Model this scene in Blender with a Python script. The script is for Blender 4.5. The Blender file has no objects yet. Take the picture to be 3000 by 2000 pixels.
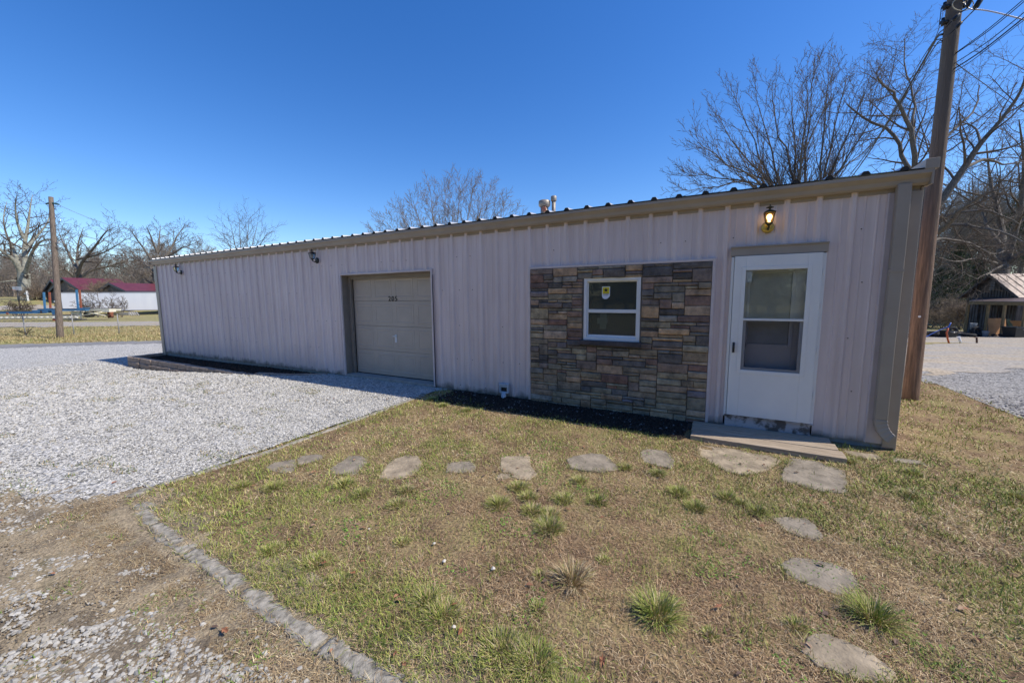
import bpy, bmesh, math, random
import numpy as np
from mathutils import Vector, Matrix, noise as mnoise

random.seed(7)
PI = math.pi
scene = bpy.context.scene
COL = scene.collection

# ------------------------------------------------------------------ helpers
def srgb(r, g, b):
    f = lambda c: (c/255/12.92) if c/255 <= 0.04045 else ((c/255+0.055)/1.055)**2.4
    return (f(r), f(g), f(b))

WLOC = {}
def reg(o, loc):
    WLOC[o.name] = Vector(loc)

def tag(o, label=None, cat=None, group=None, kind=None):
    if label: o['label'] = label
    if cat: o['category'] = cat
    if group: o['group'] = group
    if kind: o['kind'] = kind
    return o

def thing(name, loc, label, cat, group=None):
    o = bpy.data.objects.new(name, None)
    o.empty_display_size = 0.2
    COL.objects.link(o); o.location = loc; reg(o, loc)
    return tag(o, label, cat, group)

class MB:
    """collects faces in world coordinates, then links ONE mesh object"""
    def __init__(s): s.v = []; s.f = []; s.m = []; s.sm = []; s.c = []
    def face(s, pts, m=0, smooth=False):
        b = len(s.v); s.v += [tuple(p) for p in pts]; s.f.append(tuple(range(b, b+len(pts)))); s.m.append(m); s.sm.append(smooth)
    def add(s, vs, fs, m=0, smooth=False):
        b = len(s.v); s.v += [tuple(p) for p in vs]
        for f in fs: s.f.append(tuple(i+b for i in f)); s.m.append(m); s.sm.append(smooth)
    def box(s, x0, x1, y0, y1, z0, z1, m=0, M=None):
        vs = [(x, y, z) for z in (z0, z1) for y in (y0, y1) for x in (x0, x1)]
        if M is not None: vs = [tuple(M @ Vector(v)) for v in vs]
        s.add(vs, [(0, 2, 3, 1), (4, 5, 7, 6), (0, 1, 5, 4), (2, 6, 7, 3), (0, 4, 6, 2), (1, 3, 7, 5)], m)
    def obox(s, p, ux, uy, uz, m=0):
        """box from corner p along three edge vectors"""
        p = Vector(p); ux = Vector(ux); uy = Vector(uy); uz = Vector(uz)
        vs = [p+a*ux+b*uy+c*uz for c in (0, 1) for b in (0, 1) for a in (0, 1)]
        s.add(vs, [(0, 2, 3, 1), (4, 5, 7, 6), (0, 1, 5, 4), (2, 6, 7, 3), (0, 4, 6, 2), (1, 3, 7, 5)], m)
    def tube(s, pts, rad, n=8, m=0, smooth=True, cap=True, ph=0.0):
        pts = [Vector(p) for p in pts]
        if not hasattr(rad, '__len__'): rad = [rad]*len(pts)
        b = len(s.v); prev = None
        N = len(pts)
        for i, p in enumerate(pts):
            t = (pts[min(i+1, N-1)]-pts[max(i-1, 0)])
            if t.length < 1e-9: t = Vector((0, 0, 1))
            t.normalize()
            if prev is None:
                a = Vector((1, 0, 0)) if abs(t.x) < .8 else Vector((0, 1, 0))
                u = t.cross(a).normalized()
            else:
                u = (prev - t*prev.dot(t))
                u = u.normalized() if u.length > 1e-6 else t.orthogonal().normalized()
            prev = u; w = t.cross(u)
            for k in range(n):
                a = 2*PI*k/n+ph
                q = p+(u*math.cos(a)+w*math.sin(a))*rad[i]
                s.v.append((q.x, q.y, q.z))
        for i in range(N-1):
            for k in range(n):
                k2 = (k+1) % n
                s.f.append((b+i*n+k, b+i*n+k2, b+(i+1)*n+k2, b+(i+1)*n+k)); s.m.append(m); s.sm.append(smooth)
        if cap:
            s.f.append(tuple(b+k for k in reversed(range(n)))); s.m.append(m); s.sm.append(False)
            s.f.append(tuple(b+(N-1)*n+k for k in range(n))); s.m.append(m); s.sm.append(False)
    def lathe(s, cx, cy, prof, n=16, m=0, smooth=True, ph=0.0):
        """prof: (radius, z) from bottom to top about the vertical through cx, cy"""
        s.tube_rings([[(cx+r*math.cos(2*PI*k/n+ph), cy+r*math.sin(2*PI*k/n+ph), z) for k in range(n)] for r, z in prof], m, smooth)
    def tube_rings(s, rings, m=0, smooth=True, cap=True):
        b = len(s.v); n = len(rings[0])
        for r in rings: s.v += [tuple(p) for p in r]
        for i in range(len(rings)-1):
            for k in range(n):
                k2 = (k+1) % n
                s.f.append((b+i*n+k, b+i*n+k2, b+(i+1)*n+k2, b+(i+1)*n+k)); s.m.append(m); s.sm.append(smooth)
        if cap:
            s.f.append(tuple(b+k for k in reversed(range(n)))); s.m.append(m); s.sm.append(False)
            s.f.append(tuple(b+(len(rings)-1)*n+k for k in range(n))); s.m.append(m); s.sm.append(False)
    def prism(s, poly, axis, a0, a1, m=0, smooth=False):
        """poly of 2D points extruded along axis: x -> (y,z), y -> (x,z), z -> (x,y)"""
        def P(q, a):
            return {'x': (a, q[0], q[1]), 'y': (q[0], a, q[1]), 'z': (q[0], q[1], a)}[axis]
        n = len(poly); vs = [P(q, a0) for q in poly]+[P(q, a1) for q in poly]
        fs = [tuple(reversed(range(n))), tuple(range(n, 2*n))]+[(i, (i+1) % n, n+(i+1) % n, n+i) for i in range(n)]
        s.add(vs, fs, m, smooth)
    def build(s, name, mats, parent=None, loc=None, bevel=0, colors=None):
        me = bpy.data.meshes.new(name)
        base = Vector(loc) if loc is not None else (WLOC[parent.name] if parent else Vector((0, 0, 0)))
        me.from_pydata([(v[0]-base.x, v[1]-base.y, v[2]-base.z) for v in s.v], [], s.f)
        if not isinstance(mats, (list, tuple)): mats = [mats]
        for m in mats: me.materials.append(m)
        me.polygons.foreach_set('material_index', s.m)
        me.polygons.foreach_set('use_smooth', s.sm)
        if s.c:
            at = me.attributes.new('tint', 'FLOAT_COLOR', 'FACE')
            at.data.foreach_set('color', np.array(s.c, dtype=np.float32).ravel())
        bm = bmesh.new(); bm.from_mesh(me); bmesh.ops.recalc_face_normals(bm, faces=bm.faces); bm.to_mesh(me); bm.free()
        me.update()
        o = bpy.data.objects.new(name, me); COL.objects.link(o)
        if parent:
            o.parent = parent
            o.location = base-WLOC[parent.name]
        else: o.location = base
        reg(o, base)
        if bevel:
            b = o.modifiers.new('bevel', 'BEVEL'); b.width = bevel; b.segments = 2; b.limit_method = 'ANGLE'; b.angle_limit = math.radians(40)
        return o

def raw(name, verts, faces_flat, nper, mats, colors=None, parent=None, loc=(0, 0, 0), smooth=False):
    """fast mesh from numpy arrays; every face has nper corners"""
    me = bpy.data.meshes.new(name)
    verts = np.asarray(verts, dtype=np.float32)-np.array(loc, dtype=np.float32)
    nf = len(faces_flat)//nper
    me.vertices.add(len(verts)); me.vertices.foreach_set('co', verts.ravel())
    me.loops.add(len(faces_flat)); me.loops.foreach_set('vertex_index', np.asarray(faces_flat, dtype=np.int32))
    me.polygons.add(nf); me.polygons.foreach_set('loop_start', np.arange(0, nf*nper, nper, dtype=np.int32))
    me.polygons.foreach_set('use_smooth', np.full(nf, smooth))
    if colors is not None:
        at = me.attributes.new('tint', 'FLOAT_COLOR', 'POINT')
        at.data.foreach_set('color', np.asarray(colors, dtype=np.float32).ravel())
    if not isinstance(mats, (list, tuple)): mats = [mats]
    for m in mats: me.materials.append(m)
    me.update(calc_edges=True); me.validate()
    o = bpy.data.objects.new(name, me); COL.objects.link(o)
    o.location = loc; reg(o, loc)
    if parent: o.parent = parent; o.location = Vector(loc)-WLOC[parent.name]
    return o

def copy_tree(o, parent=None):
    c = o.copy(); COL.objects.link(c); c.parent = parent
    for ch in list(o.children): copy_tree(ch, c)
    return c

# value noise on numpy arrays
def vn(x, y, seed=0):
    x = np.asarray(x, dtype=np.float64); y = np.asarray(y, dtype=np.float64)
    xi = np.floor(x).astype(np.int64); yi = np.floor(y).astype(np.int64)
    fx = x-xi; fy = y-yi; fx = fx*fx*(3-2*fx); fy = fy*fy*(3-2*fy)
    def h(a, b):
        n = (a*374761393+b*668265263+seed*1442695041) & 0xffffffff
        n = ((n ^ (n >> 13))*1274126177) & 0xffffffff
        return ((n ^ (n >> 16)) & 0xffff)/65535.0
    return (h(xi, yi)*(1-fx)+h(xi+1, yi)*fx)*(1-fy)+(h(xi, yi+1)*(1-fx)+h(xi+1, yi+1)*fx)*fy
def fbm(x, y, seed=0, o=4):
    s = 0; a = .5; t = 0
    for i in range(o):
        s = s+a*vn(x*2**i, y*2**i, seed+i*17); t += a; a *= .5
    return s/t

# ------------------------------------------------------------------ materials
def pm(name, c1, c2=None, scale=5, rough=.7, bump=0, bscale=None, metal=0, detail=6, c3=None, stretch=None, spec=.5, lo=.35, hi=.65, tint=False):
    m = bpy.data.materials.new(name); m.use_nodes = True
    nt = m.node_tree; N = nt.nodes; L = nt.links
    bs = N['Principled BSDF']; bs.inputs['Roughness'].default_value = rough; bs.inputs['Metallic'].default_value = metal
    bs.inputs['Specular IOR Level'].default_value = spec
    tc = N.new('ShaderNodeNewGeometry'); src = tc.outputs['Position']
    if stretch:
        mp = N.new('ShaderNodeMapping'); mp.inputs['Scale'].default_value = stretch
        L.new(src, mp.inputs['Vector']); src = mp.outputs['Vector']
    col = None
    if c2 is not None:
        nz = N.new('ShaderNodeTexNoise'); nz.inputs['Scale'].default_value = scale; nz.inputs['Detail'].default_value = detail
        nz.inputs['Roughness'].default_value = .6
        L.new(src, nz.inputs['Vector'])
        cr = N.new('ShaderNodeValToRGB'); e = cr.color_ramp.elements
        e[0].position = lo; e[0].color = (*c1, 1); e[1].position = hi; e[1].color = (*c2, 1)
        if c3 is not None:
            e3 = cr.color_ramp.elements.new((lo+hi)/2); e3.color = (*c3, 1)
        L.new(nz.outputs['Fac'], cr.inputs['Fac']); col = cr.outputs['Color']
    if tint:
        at = N.new('ShaderNodeAttribute'); at.attribute_name = 'tint'
        if col is not None:
            mx = N.new('ShaderNodeMix'); mx.data_type = 'RGBA'; mx.blend_type = 'MULTIPLY'; mx.inputs['Factor'].default_value = 1
            L.new(at.outputs['Color'], mx.inputs['A']); L.new(col, mx.inputs['B']); col = mx.outputs['Result']
        else: col = at.outputs['Color']
    if col is not None: L.new(col, bs.inputs['Base Color'])
    else: bs.inputs['Base Color'].default_value = (*c1, 1)
    if bump:
        nb = N.new('ShaderNodeTexNoise'); nb.inputs['Scale'].default_value = bscale or scale*4; nb.inputs['Detail'].default_value = 5
        L.new(src, nb.inputs['Vector'])
        bp = N.new('ShaderNodeBump'); bp.inputs['Strength'].default_value = bump; bp.inputs['Distance'].default_value = .02
        L.new(nb.outputs['Fac'], bp.inputs['Height']); L.new(bp.outputs['Normal'], bs.inputs['Normal'])
    return m

def glassm(name, tintc, rough=.02, trans=.5, ior=1.5, lift=0., lift_col=(.5, .55, .5)):
    m = bpy.data.materials.new(name); m.use_nodes = True
    nt = m.node_tree; N = nt.nodes; L = nt.links
    N.remove(N['Principled BSDF']); out = N['Material Output']
    tr = N.new('ShaderNodeBsdfTransparent'); tr.inputs['Color'].default_value = (*tintc, 1)
    gl = N.new('ShaderNodeBsdfGlossy'); gl.inputs['Roughness'].default_value = rough
    fr = N.new('ShaderNodeFresnel'); fr.inputs['IOR'].default_value = ior
    mx = N.new('ShaderNodeMixShader')
    L.new(fr.outputs[0], mx.inputs[0]); L.new(tr.outputs[0], mx.inputs[1]); L.new(gl.outputs[0], mx.inputs[2]); L.new(mx.outputs[0], out.inputs[0])
    if lift:  # brightness put into the dark panes as a pale diffuse veil
        df = N.new('ShaderNodeBsdfDiffuse'); df.inputs['Color'].default_value = (*lift_col, 1); m2 = N.new('ShaderNodeMixShader'); m2.inputs[0].default_value = lift
        L.new(mx.outputs[0], m2.inputs[1]); L.new(df.outputs[0], m2.inputs[2]); L.new(m2.outputs[0], out.inputs[0])
    return m

M = {}
def siding():
    m = pm('siding_pink_paint', (.71, .595, .57), (.77, .655, .625), scale=.9, rough=.5, bump=.05, bscale=3)
    nt = m.node_tree; N = nt.nodes; L = nt.links; bs = N['Principled BSDF']
    base = bs.inputs['Base Color'].links[0].from_socket
    g = N.new('ShaderNodeNewGeometry'); sp = N.new('ShaderNodeSeparateXYZ'); L.new(g.outputs['Position'], sp.inputs[0])
    # vertical grime streaks
    mp = N.new('ShaderNodeMapping'); mp.inputs['Scale'].default_value = (9, 9, .5); L.new(g.outputs['Position'], mp.inputs['Vector'])
    nz = N.new('ShaderNodeTexNoise'); nz.inputs['Scale'].default_value = 1.2; nz.inputs['Detail'].default_value = 6; L.new(mp.outputs[0], nz.inputs['Vector'])
    cr = N.new('ShaderNodeValToRGB'); cr.color_ramp.elements[0].position = .38; cr.color_ramp.elements[0].color = (.80, .76, .72, 1)
    cr.color_ramp.elements[1].position = .62; cr.color_ramp.elements[1].color = (1, 1, 1, 1); L.new(nz.outputs['Fac'], cr.inputs['Fac'])
    m1 = N.new('ShaderNodeMix'); m1.data_type = 'RGBA'; m1.blend_type = 'MULTIPLY'; m1.inputs['Factor'].default_value = .45
    L.new(base, m1.inputs['A']); L.new(cr.outputs['Color'], m1.inputs['B'])
    # mud splash at the foot of the wall, ragged
    n2 = N.new('ShaderNodeTexNoise'); n2.inputs['Scale'].default_value = 5; n2.inputs['Detail'].default_value = 8; L.new(g.outputs['Position'], n2.inputs['Vector'])
    mm = N.new('ShaderNodeMath'); mm.operation = 'MULTIPLY_ADD'; mm.inputs[1].default_value = .30; mm.inputs[2].default_value = -.02; L.new(n2.outputs['Fac'], mm.inputs[0])
    sb = N.new('ShaderNodeMath'); sb.operation = 'SUBTRACT'; L.new(mm.outputs[0], sb.inputs[0]); L.new(sp.outputs['Z'], sb.inputs[1])
    ms = N.new('ShaderNodeMath'); ms.operation = 'MULTIPLY'; ms.use_clamp = True; ms.inputs[1].default_value = 9; L.new(sb.outputs[0], ms.inputs[0])
    m2 = N.new('ShaderNodeMix'); m2.data_type = 'RGBA'; L.new(ms.outputs[0], m2.inputs['Factor']); L.new(m1.outputs['Result'], m2.inputs['A'])
    m2.inputs['B'].default_value = (.22, .19, .16, 1)
    L.new(m2.outputs['Result'], bs.inputs['Base Color'])
    return m
M['siding'] = siding()
M['trim'] = pm('trim_pink', (.58, .50, .49), (.66, .57, .56), scale=3, rough=.5)
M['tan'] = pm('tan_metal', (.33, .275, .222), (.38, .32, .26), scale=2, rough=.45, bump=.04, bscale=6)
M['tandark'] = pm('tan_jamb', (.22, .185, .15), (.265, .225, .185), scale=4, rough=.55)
M['gdoor'] = pm('garage_door_paint', (.43, .365, .30), (.48, .41, .335), scale=2.5, rough=.5, bump=.06, bscale=30)
M['roof'] = pm('galvalume', (.52, .52, .52), (.66, .65, .63), scale=4, rough=.35, metal=.3)
M['closure'] = pm('dark_closure', (.03, .03, .03), rough=.8)
M['white'] = pm('white_vinyl', (.78, .78, .78), (.72, .73, .74), scale=6, rough=.35)
M['doorw'] = pm('door_white', (.80, .79, .77), (.75, .74, .73), scale=2, rough=.35)
M['innerw'] = pm('inner_door_white', (.82, .80, .76), rough=.5)
M['blind'] = pm('blind_slats', (.72, .68, .56), (.80, .76, .64), scale=8, rough=.6)
M['screen'] = glassm('insect_screen', (.72, .72, .75), rough=.5, ior=1.12)
M['glass'] = glassm('window_glass', (.97, .98, .97), rough=.01, ior=1.45, lift=.04)
M['glassd'] = glassm('window_glass_dark', (.60, .64, .62), rough=.02, ior=1.36, lift=.085)
M['black'] = pm('black_metal', (.015, .015, .016), rough=.4)
M['brass'] = pm('brass', (.62, .46, .12), (.45, .33, .10), scale=30, rough=.35, metal=.7)
M['bronze'] = pm('aged_bronze', (.05, .045, .025), (.09, .075, .03), scale=40, rough=.4, metal=.4)
M['concrete'] = pm('concrete', (.30, .28, .25), (.42, .40, .36), scale=7, rough=.9, bump=.4, bscale=50)
M['oldconc'] = pm('curb_concrete', (.15, .135, .11), (.44, .40, .33), scale=22, rough=.95, bump=.35, bscale=120, c3=(.30, .275, .225))
M['flag'] = pm('sandstone', (.16, .135, .10), (.37, .31, .235), scale=6, rough=.95, bump=.6, bscale=30, c3=(.265, .225, .17), lo=.3, hi=.72)
M['flagb'] = pm('buff_sandstone', (.20, .16, .11), (.52, .42, .29), scale=6, rough=.95, bump=.6, bscale=30, c3=(.34, .275, .19), lo=.3, hi=.74)
M['block'] = pm('retaining_block', (.26, .195, .15), (.42, .33, .26), scale=9, rough=.95, bump=.8, bscale=40)
M['mulch'] = pm('mulch', (.03, .022, .016), (.085, .062, .045), scale=30, rough=1, bump=1, bscale=60)
M['plank'] = pm('weathered_plank', (.28, .215, .15), (.47, .38, .28), scale=3, rough=.85, bump=.4, bscale=12, stretch=(1.2, 14, 14))
M['pole'] = pm('pole_wood', (.12, .078, .052), (.30, .185, .115), scale=2.2, rough=.85, bump=.9, bscale=8, stretch=(14, 14, .9), c3=(.20, .125, .082))
def weather(m, top, z0, z1):
    nt = m.node_tree; N = nt.nodes; L = nt.links; bs = N['Principled BSDF']; src = bs.inputs['Base Color'].links[0].from_socket
    g = N.new('ShaderNodeNewGeometry'); sp = N.new('ShaderNodeSeparateXYZ'); L.new(g.outputs['Position'], sp.inputs[0])
    nz = N.new('ShaderNodeTexNoise'); nz.inputs['Scale'].default_value = 1.5; L.new(g.outputs['Position'], nz.inputs['Vector'])
    ad = N.new('ShaderNodeMath'); ad.operation = 'ADD'; L.new(sp.outputs['Z'], ad.inputs[0]); L.new(nz.outputs['Fac'], ad.inputs[1])
    mr = N.new('ShaderNodeMapRange'); mr.inputs['From Min'].default_value = z0; mr.inputs['From Max'].default_value = z1; L.new(ad.outputs[0], mr.inputs['Value'])
    mx = N.new('ShaderNodeMix'); mx.data_type = 'RGBA'; mx.blend_type = 'MIX'; L.new(mr.outputs['Result'], mx.inputs['Factor']); L.new(src, mx.inputs['A']); mx.inputs['B'].default_value = (*top, 1); L.new(mx.outputs['Result'], bs.inputs['Base Color'])
weather(M['pole'], (.13, .105, .085), 2.6, 5.5)
M['poled'] = pm('grey_pole_wood', (.11, .085, .065), (.22, .17, .13), scale=2, rough=.85, bump=.4, bscale=8, stretch=(12, 12, .7))
M['stone'] = pm('ledge_stone', (.45, .45, .45), (1.25, 1.2, 1.15), scale=9, rough=.9, bump=.9, bscale=34, tint=True, lo=.3, hi=.7)
M['mortar'] = pm('mortar', (.11, .095, .08), (.16, .14, .12), scale=20, rough=1)
M['bark'] = pm('bark', (.085, .07, .055), (.20, .175, .145), scale=7, rough=.95, bump=.8, bscale=14, stretch=(3, 3, .8))
M['barkp'] = pm('pale_bark', (.17, .165, .13), (.36, .35, .29), scale=3, rough=.95, bump=.6, bscale=10)
M['twig'] = pm('twigs', (.075, .058, .044), (.155, .12, .092), scale=2, rough=.95)
M['twigt'] = pm('tan_twigs', (.17, .125, .085), (.30, .23, .16), scale=2, rough=.95)
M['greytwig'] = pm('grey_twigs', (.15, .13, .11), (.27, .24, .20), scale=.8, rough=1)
M['hazewood'] = pm('hazy_far_wood', (.19, .16, .135), (.29, .25, .215), scale=.2, rough=1)  # distance haze put into the colour: paler, greyer wood
M['dullsteel'] = pm('dull_steel', (.26, .26, .25), (.34, .34, .33), scale=20, rough=.8)
M['conifer'] = pm('conifer_leaves', (.018, .035, .012), (.06, .085, .028), scale=3, rough=.8)
M['wire'] = pm('wire_black', (.012, .012, .014), rough=.5)
M['steelw'] = pm('wire_steel', (.45, .45, .45), rough=.35, metal=.8)
M['red'] = pm('maroon_roof', (.125, .026, .034), (.165, .040, .048), scale=1.5, rough=.45)
M['trailer'] = pm('trailer_white', (.86, .86, .87), (.76, .76, .80), scale=.5, rough=.5, stretch=(1, 1, .25))
M['tdark'] = pm('trailer_dark', (.03, .03, .045), rough=.5)
M['bluep'] = pm('blue_steel', (.03, .13, .27), (.06, .19, .33), scale=2, rough=.55)
M['orangep'] = pm('rust_orange', (.35, .07, .03), (.24, .10, .05), scale=3, rough=.7)
M['cream'] = pm('cream_steel', (.80, .75, .60), (.68, .63, .50), scale=3, rough=.6)
M['brick'] = pm('brown_brick', (.15, .085, .06), (.23, .14, .10), scale=6, rough=.9)
M['brown_wall'] = pm('brown_wall', (.09, .075, .065), (.14, .12, .10), scale=2, rough=.9)
M['barn'] = pm('barn_boards', (.055, .05, .048), (.17, .155, .145), scale=2.6, rough=.95, bump=.5, stretch=(7, 7, .5))
M['barnroof'] = pm('barn_roof', (.11, .078, .07), (.17, .125, .113), scale=2, rough=.5, metal=.2)
M['lumber'] = pm('treated_lumber', (.19, .13, .06), (.27, .19, .09), scale=3, rough=.8)
M['ply'] = pm('orange_plywood', (.35, .16, .05), (.43, .21, .08), scale=2, rough=.8)
M['rubber'] = pm('tire_rubber', (.012, .012, .013), (.03, .03, .03), scale=10, rough=.9)
M['pvc'] = pm('white_pvc', (.8, .8, .78), rough=.3)
M['orange'] = pm('orange_pipe', (.50, .10, .03), rough=.5)
M['hose'] = pm('blue_hose', (.02, .09, .42), rough=.4)
M['rust'] = pm('rusty_pipe', (.10, .05, .03), rough=.8)
M['foam'] = pm('grey_white_foam', (.45, .50, .55), (.6, .65, .7), scale=30, rough=.8, bump=.6)
M['paper'] = pm('paper', (.75, .78, .85), rough=.7)
M['pgreen'] = pm('faded_paper', (.20, .24, .22), rough=.8)
M['yellow'] = pm('yellow_sticker', (.75, .62, .02), rough=.5)
M['inside'] = pm('dark_interior', (.13, .135, .125), (.19, .195, .18), scale=1.5, rough=.9)
M['terracotta'] = pm('terracotta', (.42, .14, .08), (.5, .25, .18), scale=20, rough=.8)
M['vent'] = pm('vent_metal', (.27, .24, .20), (.37, .33, .28), scale=8, rough=.5, metal=.2)
M['leaf'] = pm('dead_leaf', (.24, .09, .04), (.36, .17, .09), scale=20, rough=.8)
M['insul'] = pm('teal_insulator', (.015, .09, .09), rough=.3)
M['blades'] = pm('grass_blades', (.8, .8, .8), (1.1, 1.1, 1.1), scale=3, rough=.75, tint=True, spec=.25)
M['rock'] = pm('crushed_stone', (.85, .85, .85), (1.1, 1.1, 1.1), scale=60, rough=.9, tint=True, spec=.2)

def ground_mat(name, cols, scale, bump, bscale, patch=None, rough=1):
    m = bpy.data.materials.new(name); m.use_nodes = True
    nt = m.node_tree; N = nt.nodes; L = nt.links; bs = N['Principled BSDF']; bs.inputs['Roughness'].default_value = rough
    bs.inputs['Specular IOR Level'].default_value = .15
    g = N.new('ShaderNodeNewGeometry')
    n1 = N.new('ShaderNodeTexNoise'); n1.inputs['Scale'].default_value = scale; n1.inputs['Detail'].default_value = 10; n1.inputs['Roughness'].default_value = .68
    L.new(g.outputs['Position'], n1.inputs['Vector'])
    cr = N.new('ShaderNodeValToRGB'); cr.color_ramp.elements.remove(cr.color_ramp.elements[1])
    for i, c in enumerate(cols):
        p = .32+.36*i/(len(cols)-1)
        e = cr.color_ramp.elements[0] if i == 0 else cr.color_ramp.elements.new(p)
        e.position = p; e.color = (*c, 1)
    L.new(n1.outputs['Fac'], cr.inputs['Fac'])
    n2 = N.new('ShaderNodeTexNoise'); n2.inputs['Scale'].default_value = bscale; n2.inputs['Detail'].default_value = 6
    L.new(g.outputs['Position'], n2.inputs['Vector'])
    c2 = N.new('ShaderNodeValToRGB'); c2.color_ramp.elements[0].position = .3; c2.color_ramp.elements[0].color = (.55, .55, .55, 1)
    c2.color_ramp.elements[1].position = .7; c2.color_ramp.elements[1].color = (1.3, 1.3, 1.3, 1); L.new(n2.outputs['Fac'], c2.inputs['Fac'])
    mx = N.new('ShaderNodeMix'); mx.data_type = 'RGBA'; mx.blend_type = 'MULTIPLY'; mx.inputs['Factor'].default_value = 1
    L.new(cr.outputs['Color'], mx.inputs['A']); L.new(c2.outputs['Color'], mx.inputs['B'])
    L.new(mx.outputs['Result'], bs.inputs['Base Color'])
    bp = N.new('ShaderNodeBump'); bp.inputs['Strength'].default_value = bump; bp.inputs['Distance'].default_value = .03
    L.new(n2.outputs['Fac'], bp.inputs['Height']); L.new(bp.outputs['Normal'], bs.inputs['Normal'])
    return m
M['lawn'] = ground_mat('lawn_ground', [(.13, .085, .055), (.24, .165, .095), (.31, .235, .12), (.25, .22, .09)], 2.2, .8, 45)
M['field'] = ground_mat('field_grass', [(.30, .23, .11), (.38, .31, .15), (.29, .28, .11), (.40, .32, .17)], .35, .8, 5)
M['mud'] = ground_mat('mud', [(.13, .105, .08), (.24, .195, .135), (.40, .32, .21), (.20, .17, .105)], 2.6, .6, 70)
M['dirtroad'] = ground_mat('dusty_gravel', [(.34, .29, .225), (.46, .39, .295), (.37, .345, .31), (.50, .43, .33)], .6, .5, 18)
M['asphalt'] = ground_mat('old_asphalt', [(.20, .20, .20), (.25, .245, .24), (.28, .27, .26)], 1.0, .3, 30)

def gravel_mat(name, light, dark, vs, dirt):
    m = bpy.data.materials.new(name); m.use_nodes = True
    nt = m.node_tree; N = nt.nodes; L = nt.links; bs = N['Principled BSDF']; bs.inputs['Roughness'].default_value = .95
    bs.inputs['Specular IOR Level'].default_value = .2
    g = N.new('ShaderNodeNewGeometry')
    v = N.new('ShaderNodeTexVoronoi'); v.inputs['Scale'].default_value = vs; v.inputs['Randomness'].default_value = 1; L.new(g.outputs['Position'], v.inputs['Vector'])
    sp = N.new('ShaderNodeSeparateColor'); L.new(v.outputs['Color'], sp.inputs[0])
    cr = N.new('ShaderNodeValToRGB'); e = cr.color_ramp.elements
    e[0].position = 0; e[0].color = (*dark, 1); e[1].position = .45; e[1].color = (*light, 1)
    x = e.new(.2); x.color = (*[a*.62 for a in light], 1)
    L.new(sp.outputs['Red'], cr.inputs['Fac'])
    dk = N.new('ShaderNodeMapRange'); dk.inputs['From Min'].default_value = .25; dk.inputs['From Max'].default_value = .62; dk.inputs['To Min'].default_value = 1; dk.inputs['To Max'].default_value = .55
    L.new(v.outputs['Distance'], dk.inputs['Value'])
    mx = N.new('ShaderNodeMix'); mx.data_type = 'RGBA'; mx.blend_type = 'MULTIPLY'; mx.inputs['Factor'].default_value = 1
    L.new(cr.outputs['Color'], mx.inputs['A']); L.new(dk.outputs['Result'], mx.inputs['B'])
    n = N.new('ShaderNodeTexNoise'); n.inputs['Scale'].default_value = .8; n.inputs['Detail'].default_value = 8; n.inputs['Roughness'].default_value = .7; L.new(g.outputs['Position'], n.inputs['Vector'])
    c2 = N.new('ShaderNodeValToRGB'); c2.color_ramp.elements[0].position = .62; c2.color_ramp.elements[0].color = (0, 0, 0, 1); c2.color_ramp.elements[1].position = .80; c2.color_ramp.elements[1].color = (1, 1, 1, 1)
    L.new(n.outputs['Fac'], c2.inputs['Fac'])
    m2 = N.new('ShaderNodeMix'); m2.data_type = 'RGBA'; L.new(c2.outputs['Color'], m2.inputs['Factor']); L.new(mx.outputs['Result'], m2.inputs['A']); m2.inputs['B'].default_value = (*dirt, 1)
    L.new(m2.outputs['Result'], bs.inputs['Base Color'])
    bp = N.new('ShaderNodeBump'); bp.inputs['Strength'].default_value = 1; bp.inputs['Distance'].default_value = .02; bp.invert = True
    L.new(v.outputs['Distance'], bp.inputs['Height']); L.new(bp.outputs['Normal'], bs.inputs['Normal'])
    return m
M['gravel'] = gravel_mat('white_gravel', (.78, .755, .70), (.20, .195, .185), 34, (.34, .31, .24))
M['gravelg'] = gravel_mat('grey_gravel', (.47, .455, .43), (.10, .10, .10), 30, (.33, .30, .25))

# ------------------------------------------------------------------ camera
CAM = Vector((0, -5.845, 1.761))
yaw, pitch, roll = .49034, .11422, -.00811
fw = Vector((-math.sin(yaw)*math.cos(pitch), math.cos(yaw)*math.cos(pitch), -math.sin(pitch)))
r0 = Vector((math.cos(yaw), math.sin(yaw), 0)); u0 = r0.cross(fw)
rr = r0*math.cos(roll)+u0*math.sin(roll); uu = -r0*math.sin(roll)+u0*math.cos(roll)
cd = bpy.data.cameras.new('camera'); cam = bpy.data.objects.new('camera', cd); COL.objects.link(cam)
cam.matrix_world = Matrix(((rr.x, uu.x, -fw.x, CAM.x), (rr.y, uu.y, -fw.y, CAM.y), (rr.z, uu.z, -fw.z, CAM.z), (0, 0, 0, 1)))
cd.sensor_width = 36; cd.lens = 1127.55/3000*36; cd.clip_end = 2000; cd.clip_start = .05
scene.camera = cam

def spot(px, py, Z):
    """world point that shows at (px, py) of the 3000x2000 photograph, Z metres deep"""
    px, py, Z = float(px), float(py), float(Z)
    return CAM+Z*(fw+rr*((px-1500)/1127.55)-uu*((py-1000)/1127.55))
def lz(X, Z, z=0):
    """X metres right of / Z metres ahead of the camera, seen in plan"""
    X, Z = float(X), float(Z)
    return Vector((.8822*X-.4709*Z, -5.845+.4709*X+.8822*Z, z))

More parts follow.
